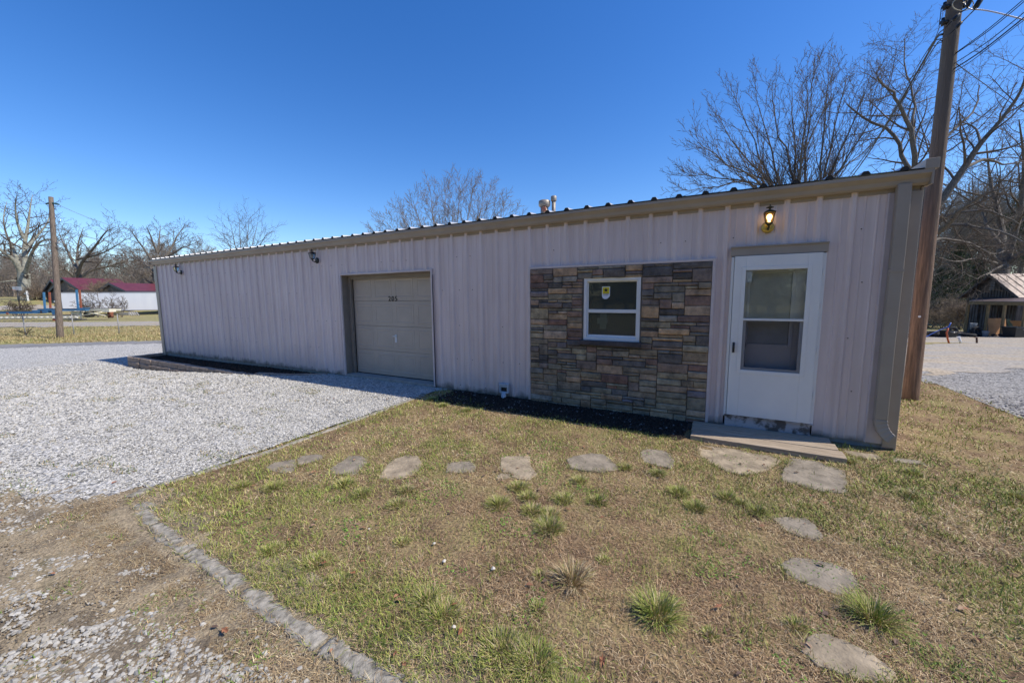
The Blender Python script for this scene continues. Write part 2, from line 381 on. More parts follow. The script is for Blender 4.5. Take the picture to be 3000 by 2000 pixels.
# ------------------------------------------------------------------ light
sv_ = Vector((.82, .235, 1.0)).normalized(); el = math.asin(sv_.z); azm = math.atan2(sv_.x, sv_.y)
sd_ = bpy.data.lights.new('sun', 'SUN'); sd_.energy = 3.9; sd_.angle = math.radians(.53); sd_.color = (1, .92, .79)
so_ = bpy.data.objects.new('sun', sd_); COL.objects.link(so_); so_.rotation_euler = (-sv_).to_track_quat('-Z', 'Y').to_euler(); so_.location = (0, 0, 30)
wd = bpy.data.worlds.new('World'); scene.world = wd; wd.use_nodes = True; nt = wd.node_tree
sk = nt.nodes.new('ShaderNodeTexSky'); sk.sky_type = 'NISHITA'; sk.sun_disc = False; sk.sun_elevation = el; sk.sun_rotation = azm
sk.altitude = 300; sk.air_density = 1.0; sk.dust_density = .35; sk.ozone_density = 3.0
bg = nt.nodes['Background']; hs = nt.nodes.new('ShaderNodeHueSaturation'); hs.inputs['Saturation'].default_value = 1.33; hs.inputs['Hue'].default_value = .511; nt.links.new(sk.outputs[0], hs.inputs['Color'])
bg.inputs['Strength'].default_value = .15; nt.links.new(hs.outputs[0], bg.inputs['Color'])
scene.view_settings.view_transform = 'Standard'; scene.view_settings.look = 'None'; scene.view_settings.exposure = .33; scene.view_settings.gamma = 1

# ------------------------------------------------------------------ terrain
def sst(x): x = np.clip(x, 0, 1); return x*x*(3-2*x)
def gz(x, y):
    x = np.asarray(x, dtype=float); y = np.asarray(y, dtype=float)
    Zd = -.4709*x+.8822*(y+5.845)
    z = -.32*sst((-8.8-x)/7)
    z = z-.32*sst((Zd-32)/26)*sst((-x-20)/10)
    z = z+2.3*sst((Zd-60)/15)*sst((-x-45)/20)
    z = z-.03*sst((x+.9)/1.2)*(1-sst((x-4)/3))
    fr = sst((x+1)/4)*sst((y-1.5)/4)
    z = z-.062*np.clip(Zd-9, 0, 34)*fr
    far = sst((np.hypot(x, y)-60)/200)
    return z+far*2.0
def gzf(x, y): return float(gz(x, y))

def sheet(name, poly, mat, res, dz=0., jit=0., kind='structure', seed=3, rough_h=0., jf=2.5):
    poly = np.array(poly, float); x0, y0 = poly.min(0)-jit; x1, y1 = poly.max(0)+jit
    nx = int((x1-x0)/res)+1; ny = int((y1-y0)/res)+1
    xs = x0+np.arange(nx+1)*res; ys = y0+np.arange(ny+1)*res
    gx, gy = np.meshgrid(xs, ys)
    cx = (gx[:-1, :-1]+res/2).ravel(); cy = (gy[:-1, :-1]+res/2).ravel()
    tx = cx+jit*2*(fbm(cx*jf, cy*jf, seed)-.5)*2; ty = cy+jit*2*(fbm(cx*jf, cy*jf, seed+9)-.5)*2
    ins = inpoly(tx, ty, poly)
    vx = gx.ravel(); vy = gy.ravel(); vz = gz(vx, vy)+dz
    if rough_h: vz = vz+rough_h*(fbm(vx*6, vy*6, seed+4)-.5)
    i = np.arange(ny*nx); r = i//nx; c = i % nx; a = r*(nx+1)+c
    q = np.stack([a, a+1, a+nx+2, a+nx+1], 1)[ins]
    used = np.unique(q); mp = np.full(len(vx), -1); mp[used] = np.arange(len(used)); q = mp[q]
    o = raw(name, np.stack([vx, vy, vz], 1)[used], q.ravel(), 4, mat, smooth=True)
    return tag(o, kind=kind)
def inpoly(px, py, poly):
    poly = np.asarray(poly, float)
    ins = np.zeros(len(px), bool); n = len(poly); j = n-1
    for i in range(n):
        xi, yi = poly[i]; xj, yj = poly[j]
        if yi != yj:
            ins ^= ((yi > py) != (yj > py)) & (px < (xj-xi)*(py-yi)/(yj-yi)+xi)
        j = i
    return ins

# one ground sheet to the horizon: spacing grows with distance
def ground_axis(lo, hi):
    a = [0.0]; s = .35
    while a[-1] < hi: a.append(a[-1]+s); s *= 1.035
    b = [0.0]; s = .35
    while b[-1] > lo: b.append(b[-1]-s); s *= 1.035
    return np.array(sorted(set(a+b)))
ax = ground_axis(-900, 900)-4; ay = ground_axis(-900, 900)
gx, gy = np.meshgrid(ax, ay); vx = gx.ravel(); vy = gy.ravel()
nx = len(ax)-1; ny = len(ay)-1; i = np.arange(nx*ny); r = i//nx; c = i % nx; a = r*(nx+1)+c
g = raw('ground', np.stack([vx, vy, gz(vx, vy)-.02], 1), np.stack([a, a+1, a+nx+2, a+nx+1], 1).ravel(), 4, M['field'], smooth=True)
tag(g, kind='structure')

LAWN = [(-4.62, -4.6), (-4.62, -.3), (-4.6, 0.05), (1.9, .05), (1.9, 4), (2.6, 6.0), (3.9, 5.2), (4.05, 3.5), (3.95, 2.1), (4.6, .5), (8, -1.5), (8, -9), (-.2, -9), (-.9, -4.7)]
sheet('lawn', LAWN, M['lawn'], .06, dz=0.0, jit=.05, rough_h=.03)
MUD = [(-20, -9.6), (-9, -6.2), (-5.9, -4.85), (-5.0, -4.5), (-4.7, -4.2), (-4.5, -4.3), (-4.35, -4.40), (-3.5, -4.46), (-.9, -4.48), (-.2, -9), (-2, -14), (-20, -14)]
sheet('dirt_verge', MUD, M['mud'], .06, dz=.002, jit=.15, rough_h=.035)
GRAV = [(-4.66, -4.1), (-4.66, -.5), (-4.66, .03), (-7.9, .03), (-7.9, -.02), (-8.6, -.65), (-10, -.95), (-13.5, -1.0), (-16.55, -1.05), (-16.6, .1), (-16.55, 13), (-20, 13), (-23.3, 3.2), (-26, 1.55), (-28.2, -.3), (-31, -4), (-36, -12), (-20, -10.2), (-9, -6.6), (-5.9, -5.15), (-5.0, -4.78), (-4.66, -4.32)]
sheet('gravel_lot', GRAV, M['gravel'], .12, dz=.006, jit=.10, rough_h=.02, jf=1.5)
ROAD = [(-23.2, 3.1), (-19.5, 13), (-15, 30), (-17.5, 31), (-21, 14), (-24.9, 3.3), (-28.1, .9), (-30.3, -1.2), (-38, -12), (-35, -13), (-28.2, -1.5), (-26.2, .1)]
ROAD = [(-23.3, 2.9), (-18, 12), (-8, 30), (-10, 31), (-19.6, 12.6), (-24.9, 3.4), (-28.2, .8), (-30.3, -1.1), (-42, -11), (-40.5, -12.6), (-28.4, -1.7), (-26.6, 0)]
sheet('road', ROAD, M['asphalt'], .3, dz=.012, jit=.05)
FROAD = [tuple(lz(-44, 30.5)[:2]), tuple(lz(-26, 31)[:2]), tuple(lz(5, 33)[:2]), tuple(lz(5, 39)[:2]), tuple(lz(-28, 38.5)[:2]), tuple(lz(-60, 39)[:2]), tuple(lz(-80, 39)[:2]), tuple(lz(-80, 31)[:2])]
sheet('far_road', FROAD, M['dirtroad'], .8, dz=.02, jit=.4, jf=.3)
DRV = [tuple(lz(-100, 64.5)[:2]), tuple(lz(-70, 66)[:2]), tuple(lz(-40, 66)[:2]), tuple(lz(-40, 69.5)[:2]), tuple(lz(-70, 69.5)[:2]), tuple(lz(-100, 67)[:2])]
sheet('far_driveway', DRV, M['dirtroad'], .9, dz=.03, jit=.3, jf=.3)
BACK = [(3.9, 5.3), (4.05, 3.5), (3.95, 2.1), (4.6, .5), (8, -1.5), (30, -3), (36, 25), tuple(lz(44, 25.2)[:2]), tuple(lz(30, 25.0)[:2]), tuple(lz(22.5, 23.5)[:2]), tuple(lz(14, 23)[:2]), (0, 16), (2, 7)]
sheet('back_gravel_yard', BACK, M['gravelg'], .15, dz=.006, jit=.12, rough_h=.02, jf=1.2)
sheet('worn_drive', [tuple(lz(*p)[:2]) for p in [(9.2, 8.2), (12, 8.7), (30, 12), (36, 18), (34, 24), (24, 22.6), (16, 18), (11.5, 12)]], M['dirtroad'], .15, dz=.012, jit=.35, jf=.8)
sheet('painted_yard_shade', [tuple(lz(*p)[:2]) for p in [(15, 23.2), (23, 23.6), (30, 24.8), (44, 25), (44, 34), (24, 33), (18, 26)]], M['mulch'], .2, dz=.02, jit=.3, jf=.8)  # near-black colour paints the shade around the barn onto the ground
sheet('grass_island', [tuple(lz(*p)[:2]) for p in [(12, 17.6), (17.5, 17.2), (21.3, 17.9), (21, 18.4), (17, 18.9), (12, 19.5)]], M['field'], .12, dz=.018, jit=.25, jf=1.2)

# ------------------------------------------------------------------ the workshop building
X0, X1, EZ = -16.43, 1.862, 3.05
B0 = thing('metal_building', (-7.2, 0, 0), 'long low pink metal workshop with ribbed siding, one garage door and a stone veneer panel', 'building')
GA, GB, GT = -7.39, -4.85, 2.27
DA, DB, DT = .13, 1.10, 2.27
WA, WB, WC, WD = -1.78, -1.04, 1.14, 2.0
def rib_profile():
    P = 0.3145; k0 = int((X0+2.145)/P)-1; pts = [(X0, 0.)]
    x = -2.145+k0*P
    end = 1.60
    while x < end:
        for dx, y in ((-.040, 0), (-.016, -.030), (.016, -.030), (.040, 0), (.088, 0), (.096, -.007), (.106, -.007), (.114, 0), (.200, 0), (.208, -.007), (.218, -.007), (.226, 0)):
            if X0 < x+dx < end: pts.append((x+dx, y))
        x += P
    pts.append((end, 0)); return pts
prof = rib_profile()
cuts = [GA, GB, DA, DB, WA, WB]
def interp(xq):
    for (a, ya), (b, yb) in zip(prof, prof[1:]):
        if a <= xq <= b: return ya+(yb-ya)*(xq-a)/(b-a+1e-9)
    return 0
prof = sorted(prof+[(q, interp(q)) for q in cuts])
w = MB()
for x_ in np.arange(-16.10, 1.5, .9435):
    if not (GA-.04 < x_ < GB+.06): w.box(x_, x_+.004, interp(x_)-.004, interp(x_)-.0005, .04 if not -2.8 < x_ < 1.15 else 2.4, 2.9)
for (a, ya), (b, yb) in zip(prof, prof[1:]):
    if b-a < 1e-6: continue
    mid = (a+b)/2
    if GA < mid < GB: rz = [(GT, 2.95)]
    elif DA < mid < DB: rz = [(DT, 2.95)]
    elif WA < mid < WB: rz = [(.03, WC), (WD, 2.95)]
    else: rz = [(.03 if mid > -8.6 else .02, 2.95)]
    for z0, z1 in rz: w.face([(a, ya, z0), (b, yb, z0), (b, yb, z1), (a, ya, z1)])
    # a little thickness of the sheet at its foot
# rusty screws / nail dots on the siding
rs2 = random.Random(4)
for x_ in np.arange(-16.2, 1.5, .3145):
    for z_ in (.12, .62, 1.25, 1.9, 2.5):
        if rs2.random() < .5 and not (GA-.05 < x_ < GB+.05 and z_ < 2.3) and not (-2.8 < x_ < 1.2 and z_ < 2.4):
            xx = x_+rs2.uniform(-.05, .05); yy = interp(xx)
            w.box(xx-.006, xx+.006, yy-.006, yy, z_-.006, z_+.006, 1)

w.build('siding', [M['siding'], pm('rusty_screw', (.10, .07, .06), rough=.8)], B0)
w = MB()   # end walls, back wall
w.box(X0, X0+.1, .012, 12, -.4, 3.02); w.box(X1-.1, X1-.004, .012, 12, -.2, 3.02); w.box(X0+.1, X1-.1, 11.9, 12, -.4, 3.02)
w.build('rear_wall', M['trim'], B0)
w = MB(); w.box(X0+.1, X1-.1, .012, 11.9, -.4, .028)
w.build('foundation', M['concrete'], B0)
w = MB()   # room behind the window and door, open to the glass
w.box(-3, -2.95, .3, 4, .03, 2.7); w.box(1.75, 1.79, .3, 4, .03, 2.7); w.box(-3, 1.79, 4, 4.05, .03, 2.7); w.box(-3, 1.79, .3, 4, 2.7, 2.75)
w.box(-3, WA-.02, .26, .3, .03, 2.75); w.box(WB+.02, 1.79, .26, .3, .03, 2.75)
w.box(WA-.02, WB+.02, .26, .3, .03, WC-.02); w.box(WA-.02, WB+.02, .26, .3, WD+.02, 2.75)
w.box(-3, 1.79, .3, 4, .03, .06)
w.build('interior_room', M['inside'], B0)
# roof
w = MB()
P = .3145; k = int((X0+2.145)/P)-1; x = -2.145+k*P+.05; pr = [(X0-.06, 0.)]
ribs = []
while x < X1:
    if x > X0:
        ribs.append(x)
        for dx, h in ((-.045, 0), (-.020, .036), (.020, .036), (.045, 0)):
            pr.append((x+dx, h))
    x += P
pr.append((X1+.05, 0)); pr = [p for p in pr if X0-.07 < p[0] < X1+.06]
ya, yb, yc = -.135, 6.0, 12.15; za, zb, zc = 3.065, 3.065+.085*6.1, 3.065
for (a, ha), (b, hb) in zip(pr, pr[1:]):
    w.face([(a, ya, za+ha), (b, ya, za+hb), (b, yb, zb+hb), (a, yb, zb+ha)])
    w.face([(a, yb, zb+ha), (b, yb, zb+hb), (b, yc, zc+hb), (a, yc, zc+ha)])
w.face([(X0-.06, ya, za-.006), (X1+.05, ya, za-.006), (X1+.05, yb, zb-.006), (X0-.06, yb, zb-.006)])
w.face([(X0-.06, yb, zb-.006), (X1+.05, yb, zb-.006), (X1+.05, yc, zc-.006), (X0-.06, yc, zc-.006)])
for x in ribs: w.prism([(x-.040, za-.004), (x-.018, za+.032), (x+.018, za+.032), (x+.040, za-.004)], 'y', ya+.004, ya+.05, 1)
rf = w.build('roof', [M['roof'], M['closure']], B0)
w = MB(); w.box(X1-.03, X1+.075, -.15, .25, 3.045, 3.15); w.obox((X1-.02, .25, 3.03), (.09, 0, 0), (0, 5.75, .5), (0, 0, .11)); w.build('rake_trim', M['tan'], rf, bevel=.004)
# gutter: K-style profile
w = MB()
gp = [(0.0, 2.905), (-.075, 2.905), (-.095, 2.925), (-.105, 2.965), (-.130, 2.995), (-.145, 3.01), (-.145, 3.045), (-.128, 3.045), (-.128, 3.02), (-.09, 2.975), (-.08, 2.93), (-.012, 2.918), (-.012, 3.045), (0., 3.045)]
w.prism(gp, 'x', X0-.05, X1+.03)
w.box(X0-.056, X0-.045, -.14, 0, 2.91, 3.04); w.box(X1+.028, X1+.045, -.145, .02, 2.895, 3.05)
w.box(X0-.04, X1+.02, -.012, -.002, 2.86, 2.905)
w.build('gutter', M['tan'], B0)
# corner trims
w = MB(); w.box(X0-.03, X0+.16, -.045, .012, -.2, 2.86); w.box(X0-.034, X0-.002, -.035, .2, -.3, 2.9); w.build('corner_trim', M['tan'], B0, bevel=.004)
w = MB(); w.box(1.755, X1+.012, -.035, .014, .0, 2.86); w.box(X1-.004, X1+.016, -.033, .22, -.1, 2.9); w.build('corner_trim', M['tan'], B0, bevel=.004)
w = MB(); w.box(1.595, 1.757, -.020, .008, .03, 2.86); w.box(1.60, 1.612, -.034, -.018, .03, 2.86); w.build('corner_panel', M['trim'], B0, bevel=.003)
# downspout with ribbed elbow
ds = MB()
def rect(cx, cy, z, w2, d2, n=(0, 0, 1)):
    return [(cx-w2, cy-d2, z), (cx+w2, cy-d2, z), (cx+w2, cy+d2, z), (cx-w2, cy+d2, z)]
rings = [rect(1.70, -.078, 2.93, .056, .040), rect(1.705, -.078, 2.2, .056, .040), rect(1.70, -.078, 1.2, .056, .040), rect(1.705, -.080, .34, .056, .040)]
ds.tube_rings(rings, smooth=False)
path = []
for i in range(11):
    t = i/10; a = t*math.radians(60)
    path.append((1.705+.19*(1-math.cos(a)), -.08-.08*(1-math.cos(a)), .34-.24*math.sin(a), a))
rg = []
for i, (x, y, z, a) in enumerate(path):
    s_ = 1.0+(.05 if i % 2 else -.02)
    ux = Vector((math.cos(a), 0, math.sin(a)))*.056*s_; uy = Vector((0, 1, 0))*.040*s_
    p = Vector((x, y, z)); rg.append([p-ux-uy, p+ux-uy, p+ux+uy, p-ux+uy])
ds.tube_rings(rg, smooth=False)
ds.build('downspout', M['tan'], B0, bevel=.007)
ds = MB(); ds.box(1.635, 1.775, -.124, -.12, 2.0, 2.03); ds.build('downspout_strap', M['tan'], B0)

# garage opening
w = MB()
w.box(GA-.035, GA, -.036, .0, .03, GT+.035); w.box(GB, GB+.035, -.036, .0, .03, GT+.035); w.box(GA, GB, -.036, .0, GT, GT+.035)
w.build('garage_opening_trim', M['trim'], B0, bevel=.003)
w = MB()
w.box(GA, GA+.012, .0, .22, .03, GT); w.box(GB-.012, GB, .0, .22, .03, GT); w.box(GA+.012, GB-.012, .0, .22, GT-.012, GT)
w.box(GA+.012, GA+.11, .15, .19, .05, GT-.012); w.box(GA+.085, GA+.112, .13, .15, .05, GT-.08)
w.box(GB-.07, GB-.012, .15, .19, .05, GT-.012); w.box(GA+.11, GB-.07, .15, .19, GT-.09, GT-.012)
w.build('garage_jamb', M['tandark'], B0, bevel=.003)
w = MB(); w.box(GA+.02, GB, -.03, .30, -.02, .065); w.build('garage_sill', M['concrete'], B0, bevel=.008)
gd = MB()
gx0, gx1 = GA+.11, GB-.02; gz0, gz1 = .085, GT-.03; nr = 4; hh = (gz1-gz0)/nr
for rw in range(nr):
    a0 = gz0+rw*hh+.003; a1 = gz0+(rw+1)*hh-.003
    gd.box(gx0, gx1, .215, .26, a0, a1)
    cw = (gx1-gx0)/4
    for cidx in range(4):
        px0 = gx0+cidx*cw+.075; px1 = gx0+(cidx+1)*cw-.075; q0 = a0+.09; q1 = a1-.09
        # raised moulding frame around a panel field
        def ring(o, y): return [(px0-o, y, q0-o), (px1+o, y, q0-o), (px1+o, y, q1+o), (px0-o, y, q1+o)]
        rs = [ring(.028, .2149), ring(.018, .210), ring(.006, .210), ring(-.012, .2149), ring(-.03, .2149), ring(-.045, .212)]
        b = len(gd.v)
        for rg_ in rs: gd.v += rg_
        for i in range(len(rs)-1):
            for k_ in range(4):
                k2 = (k_+1) % 4
                gd.f.append((b+i*4+k_, b+i*4+k2, b+(i+1)*4+k2, b+(i+1)*4+k_)); gd.m.append(0); gd.sm.append(False)
        gd.f.append(tuple(b+(len(rs)-1)*4+k_ for k_ in range(4))); gd.m.append(0); gd.sm.append(False)
gdo = gd.build('garage_door', M['gdoor'], B0)
gdo['label'] = 'tan sectional garage door with embossed panels and house number 205'
w = MB(); w.box(gx0+.02, gx1-.02, .222, .25, .066, .087); w.build('bottom_seal', M['closure'], gdo)
w = MB(); w.box(-6.07, -6.02, .206, .214, .82, .985); w.tube([(-6.05, .22, .955), (-6.05, .185, .955)], .012, 8); w.tube([(-6.10, .18, .955), (-5.99, .18, .95)], .010, 8); w.tube([(-6.045, .215, .84), (-6.045, .198, .84)], .016, 10)
w.build('handle', M['white'], gdo)
w = MB(); w.tube([(GB+.05, -.03, .03), (GB+.052, -.035, .9), (GB+.045, -.034, 2.2)], .006, 6); w.build('loose_cable', M['closure'], B0)

def text_obj(s, size, origin, parent, mat, name, ext=.003, xdir=(1, 0, 0), ydir=(0, 0, 1)):
    cu = bpy.data.curves.new('t', 'FONT'); cu.body = s; cu.size = size; cu.extrude = ext; cu.align_x = 'CENTER'; cu.space_character = 1.25; cu.offset = .0015
    to = bpy.data.objects.new('t', cu); COL.objects.link(to)
    me = bpy.data.meshes.new_from_object(to.evaluated_get(bpy.context.evaluated_depsgraph_get()))
    bpy.data.objects.remove(to)
    X = Vector(xdir); Y = Vector(ydir); Zv = X.cross(Y)
    for v in me.vertices:
        c_ = v.co.copy(); v.co = Vector(origin)-WLOC[parent.name]+X*c_.x+Y*c_.y+Zv*c_.z
    me.materials.clear(); me.materials.append(mat)
    o = bpy.data.objects.new(name, me); COL.objects.link(o); o.parent = parent; reg(o, WLOC[parent.name])
    return o
text_obj('205', .15, (-6.085, .207, 1.70), gdo, M['black'], 'house_number')

# stone veneer panel
SX0, SX1, SZ0, SZ1 = -2.745, -.085, .0, 2.215
U, V = .080, .0455
nx_, nz_ = int(round((SX1-SX0)/U)), int(round((SZ1-SZ0)/V))
U = (SX1-SX0)/nx_; V = (SZ1-SZ0)/nz_
occ = [[False]*nz_ for _ in range(nx_)]
def cell(x, z): return int(round((x-SX0)/U)), int(round((z-SZ0)/V))
wx0, wz0 = cell(-1.86, 1.0); wx1, wz1 = cell(-.985, 2.05)
for i in range(wx0, wx1):
    for j in range(wz0, wz1): occ[i][j] = True
pal = [srgb(126, 112, 92), srgb(112, 100, 84), srgb(138, 124, 96), srgb(118, 98, 88), srgb(104, 88, 82), srgb(96, 92, 92), srgb(84, 80, 82), srgb(128, 104, 90), srgb(122, 92, 78), srgb(110, 82, 74), srgb(142, 116, 78), srgb(150, 122, 92), srgb(70, 68, 72), srgb(108, 104, 96), srgb(124, 116, 104)]
st = MB(); rs_ = random.Random(11)
lime = srgb(128, 120, 88)
def stone(x0, x1, z0, z1, d, colr, jit=.004):
    g_ = .0034; x0 += g_; x1 -= g_; z0 += g_; z1 -= g_
    # outline with a few extra points so edges are slightly irregular
    def edge(n, a, b): return [a+(b-a)*i/n for i in range(n)]
    nxs = max(2, int((x1-x0)/.05)); nzs = max(1, int((z1-z0)/.05))
    out = [(x, z0) for x in edge(nxs, x0, x1)]+[(x1, z) for z in edge(nzs, z0, z1)]+[(x, z1) for x in edge(nxs, x1, x0)]+[(x0, z) for z in edge(nzs, z1, z0)]
    out = [(x+rs_.uniform(-jit, jit)*.6, z+rs_.uniform(-jit, jit)*.6) for x, z in out]
    cx, cz = (x0+x1)/2, (z0+z1)/2
    tilt = rs_.uniform(-.004, .004); tz = rs_.uniform(-.005, .005)
    hx, hz = (x1-x0)/2, (z1-z0)/2
    def inset(p, s): return (cx+(p[0]-cx)*(1-s/hx), cz+(p[1]-cz)*(1-s/hz))
    rings = []
    for s_, dd in ((0, 0), (0, .72), (.004, .93), (.010, 1.0)):
        rings.append([(inset(p, s_)[0], -.030-d*dd-(tilt*(p[0]-cx)/hx+tz*(p[1]-cz)/hz)*(dd > .5)-rs_.uniform(0, .003)*(dd > .9), inset(p, s_)[1]) for p in out])
    n0 = len(st.f); st.tube_rings(rings, 0, True, cap=False)
    b = len(st.v); last = rings[-1]; n = len(last)
    st.v += [tuple(p) for p in last]+[(cx+rs_.uniform(-.3, .3)*hx, -.030-d-rs_.uniform(0, .008), cz)]
    for k_ in range(n): st.f.append((b+k_, b+(k_+1) % n, b+n)); st.m.append(0); st.sm.append(False)
    for _ in range(len(st.f)-n0): st.c.append((*colr, 1))
for j in range(nz_-1, -1, -1):
    i = 0
    while i < nx_:
        if occ[i][j]: i += 1; continue
        r_ = rs_.random()
        if r_ < .44: hgt, wd = 1, rs_.randint(2, 5)
        elif r_ < .88: hgt, wd = 2, rs_.randint(2, 5)
        elif r_ < .965: hgt, wd = 3, rs_.randint(3, 5)
        else: hgt, wd = 4, rs_.randint(2, 4)
        hgt = min(hgt, j+1)
        run = 0
        while i+run < nx_ and run < wd and not occ[i+run][j]: run += 1
        wd = run
        rem = 0
        while i+run+rem < nx_ and rem < 2 and not occ[i+run+rem][j]: rem += 1
        if rem == 1 and (i+run+1 >= nx_ or occ[i+run+1][j]): wd += 1
        while hgt > 1 and any(occ[i+a_][j-b_] for a_ in range(wd) for b_ in range(hgt)): hgt -= 1
        for a_ in range(wd):
            for b_ in range(hgt): occ[i+a_][j-b_] = True
        z1 = SZ0+(j+1)*V; z0 = z1-hgt*V; x0 = SX0+i*U; x1 = x0+wd*U
        f_ = z0/SZ1
        c_ = rs_.choice(pal)
        if rs_.random() < .55*(1-f_): c_ = tuple(.45*a_+.55*b_ for a_, b_ in zip(c_, lime))
        if rs_.random() < .16: c_ = rs_.choice([srgb(158, 122, 76), srgb(150, 118, 84), srgb(118, 80, 68), srgb(104, 96, 108)])
        k_ = rs_.uniform(1.0, 1.4); gm = sum(c_)/3; k_ *= 1.5; c_ = tuple((.48*gm+.52*a_)*b_ for a_, b_ in zip(c_, (1.06, 1, .90)))
        stone(x0, x1, z0, z1, rs_.uniform(.018, .046), tuple(a_*k_ for a_ in c_))
        i += wd
sv = st.build('stone_veneer', M['stone'], B0)
w = MB(); w.box(SX0, -1.835, -.036, -.031, SZ0, SZ1); w.box(-.99, SX1, -.036, -.031, SZ0, SZ1); w.box(-1.835, -.99, -.036, -.031, SZ0, 1.035); w.box(-1.835, -.99, -.036, -.031, 2.045, SZ1)
w.build('mortar_bed', M['mortar'], sv)
w = MB(); w.box(-1.88, -.955, -.115, -.03, 1.02, 1.092); so = w.build('window_sill', pm('slate_sill', (.045, .04, .045), (.09, .075, .075), scale=8, rough=.8, bump=.5), B0, bevel=.01)
w = MB(); w.box(SX0-.035, SX0, -.052, 0, .03, SZ1+.035); w.box(SX1, SX1+.035, -.052, 0, .03, SZ1+.035); w.box(SX0, SX1, -.056, 0, SZ1, SZ1+.035)
w.build('veneer_trim', M['trim'], B0, bevel=.003)

# window
wi = MB(); A0, A1, Z0, Z1 = -1.835, -.99, 1.092, 2.045
fy0, fy1 = -.040, .10
wi.box(A0, A0+.045, fy0, fy1, Z0, Z1); wi.box(A1-.045, A1, fy0, fy1, Z0, Z1); wi.box(A0+.045, A1-.045, fy0, fy1, Z1-.05, Z1); wi.box(A0+.045, A1-.045, fy0, fy1, Z0, Z0+.05)
wf = wi.build('window', M['white'], B0, bevel=.004); wf['label'] = 'white vinyl double-hung window set in the stone veneer'
mz = 1.545
wi = MB(); u0_, u1_ = A0+.045, A1-.045
wi.box(u0_, u1_, -.012, .03, mz-.03, mz+.022)
wi.box(u0_, u0_+.02, -.005, .03, Z0+.05, Z1-.05); wi.box(u1_-.02, u1_, -.005, .03, Z0+.05, Z1-.05)
wi.box(u0_+.02, u1_-.02, -.005, .03, Z0+.05, Z0+.085); wi.box(u0_+.02, u1_-.02, -.005, .03, Z1-.07, Z1-.05)
wi.build('sash', M['white'], wf, bevel=.003)
wi = MB(); wi.box(u0_+.02, u1_-.02, .008, .012, mz+.022, Z1-.07); wi.build('upper_pane', M['glassd'], wf)
wi = MB(); wi.box(u0_+.02, u1_-.02, .008, .012, Z0+.085, mz-.03); wi.build('lower_pane', M['glassd'], wf)
wi = MB(); wi.box(-1.555, -1.455, .004, .0065, 1.80, 1.90, 1)
wi.box(-1.565, -1.445, .0065, .0075, 1.765, 1.91, 0); wi.prism([(-1.565, 1.765), (-1.55, 1.735), (-1.52, 1.722), (-1.48, 1.728), (-1.445, 1.765)], 'y', .0065, .0075, 0)
spts = []
for k_ in range(10):
    a_ = PI/2+k_*PI/5; r_ = .040 if k_ % 2 == 0 else .016
    spts.append((-1.505+r_*math.cos(a_), 1.857+r_*math.sin(a_)))
wi.prism(spts, 'y', .002, .004, 2); wi.box(-1.55, -1.46, .002, .004, 1.803, 1.811, 2); wi.box(-1.55, -1.465, .005, .0064, 1.785, 1.789, 2); wi.box(-1.55, -1.475, .005, .0064, 1.774, 1.777, 2)
stk = wi.build('security_sticker', [M['paper'], M['yellow'], M['black']], wf); stk['label'] = 'white and yellow security sticker with a black star'
wi = MB(); wi.box(-1.59, -1.49, .020, .022, 1.435, 1.50); wi.box(-1.635, -1.475, .020, .022, 1.345, 1.435); wi.box(-1.595, -1.495, .020, .022, 1.265, 1.345)
wi.build('taped_paper', pm('taped_paper', (.55, .62, .58), rough=.7), wf)

# storm door
D0, D1, E0, E1 = .165, 1.065, .185, 2.255
w = MB()
w.box(DA, D0-.004, -.052, .05, .16, DT-.02); w.box(D1+.004, DB, -.052, .05, .16, DT-.02); w.box(D0-.004, D1+.004, -.02, .05, E1+.004, DT)
for z_ in (.5, 1.05, 1.6, 2.0): w.box(D1+.008, D1+.022, -.062, -.05, z_, z_+.07)
w.build('door_frame', M['doorw'], B0, bevel=.003)
w = MB(); w.box(DA-.01, DB+.01, -.062, .0, 2.262, 2.36); w.box(DA-.015, DB+.015, -.075, -.0, 2.36, 2.378); w.build('door_header', [M['tan']], B0, bevel=.003)
w = MB(); gx0_, gx1_, gza, gzb, gzm = .295, .925, .80, 2.075, 1.455
y0_, y1_ = -.078, -.040
w.box(D0, gx0_, y0_, y1_, E0, E1); w.box(gx1_, D1, y0_, y1_, E0, E1); w.box(gx0_, gx1_, y0_, y1_, gzb, E1); w.box(gx0_, gx1_, y0_, y1_, E0, gza)
sd = w.build('storm_door', M['doorw'], B0, bevel=.003); sd['label'] = 'white storm door with glass above a solid kick panel'
w = MB()
for o_, yy in ((0, -.084),):
    w.box(gx0_-.045, gx0_, yy, y0_, gza-.045, gzb+.045); w.box(gx1_, gx1_+.045, yy, y0_, gza-.045, gzb+.045); w.box(gx0_, gx1_, yy, y0_, gzb, gzb+.045); w.box(gx0_, gx1_, yy, y0_, gza-.045, gza)
w.box(gx0_, gx1_, yy, -.05, gzm-.014, gzm+.014)
w.build('glass_frame', M['doorw'], sd, bevel=.003)
w = MB(); w.box(gx0_, gx0_+.035, -.066, -.056, gza, gzm-.014); w.box(gx1_-.035, gx1_, -.066, -.056, gza, gzm-.014); w.box(gx0_+.035, gx1_-.035, -.066, -.056, gza, gza+.035)
w.build('screen_frame', pm('grey_frame', (.22, .22, .23), rough=.5), sd)
w = MB(); w.box(gx0_, gx1_, -.062, -.059, gzm+.014, gzb); w.build('door_glass', M['glass'], sd)
w = MB(); w.box(gx0_+.035, gx1_-.035, -.062, -.059, gza+.035, gzm-.014); w.build('door_screen', M['screen'], sd)
w = MB(); w.box(gx0_+.005, gx0_+.07, -.0565, -.0555, gzb-.15, gzb-.005); w.build('door_notice', M['paper'], sd)
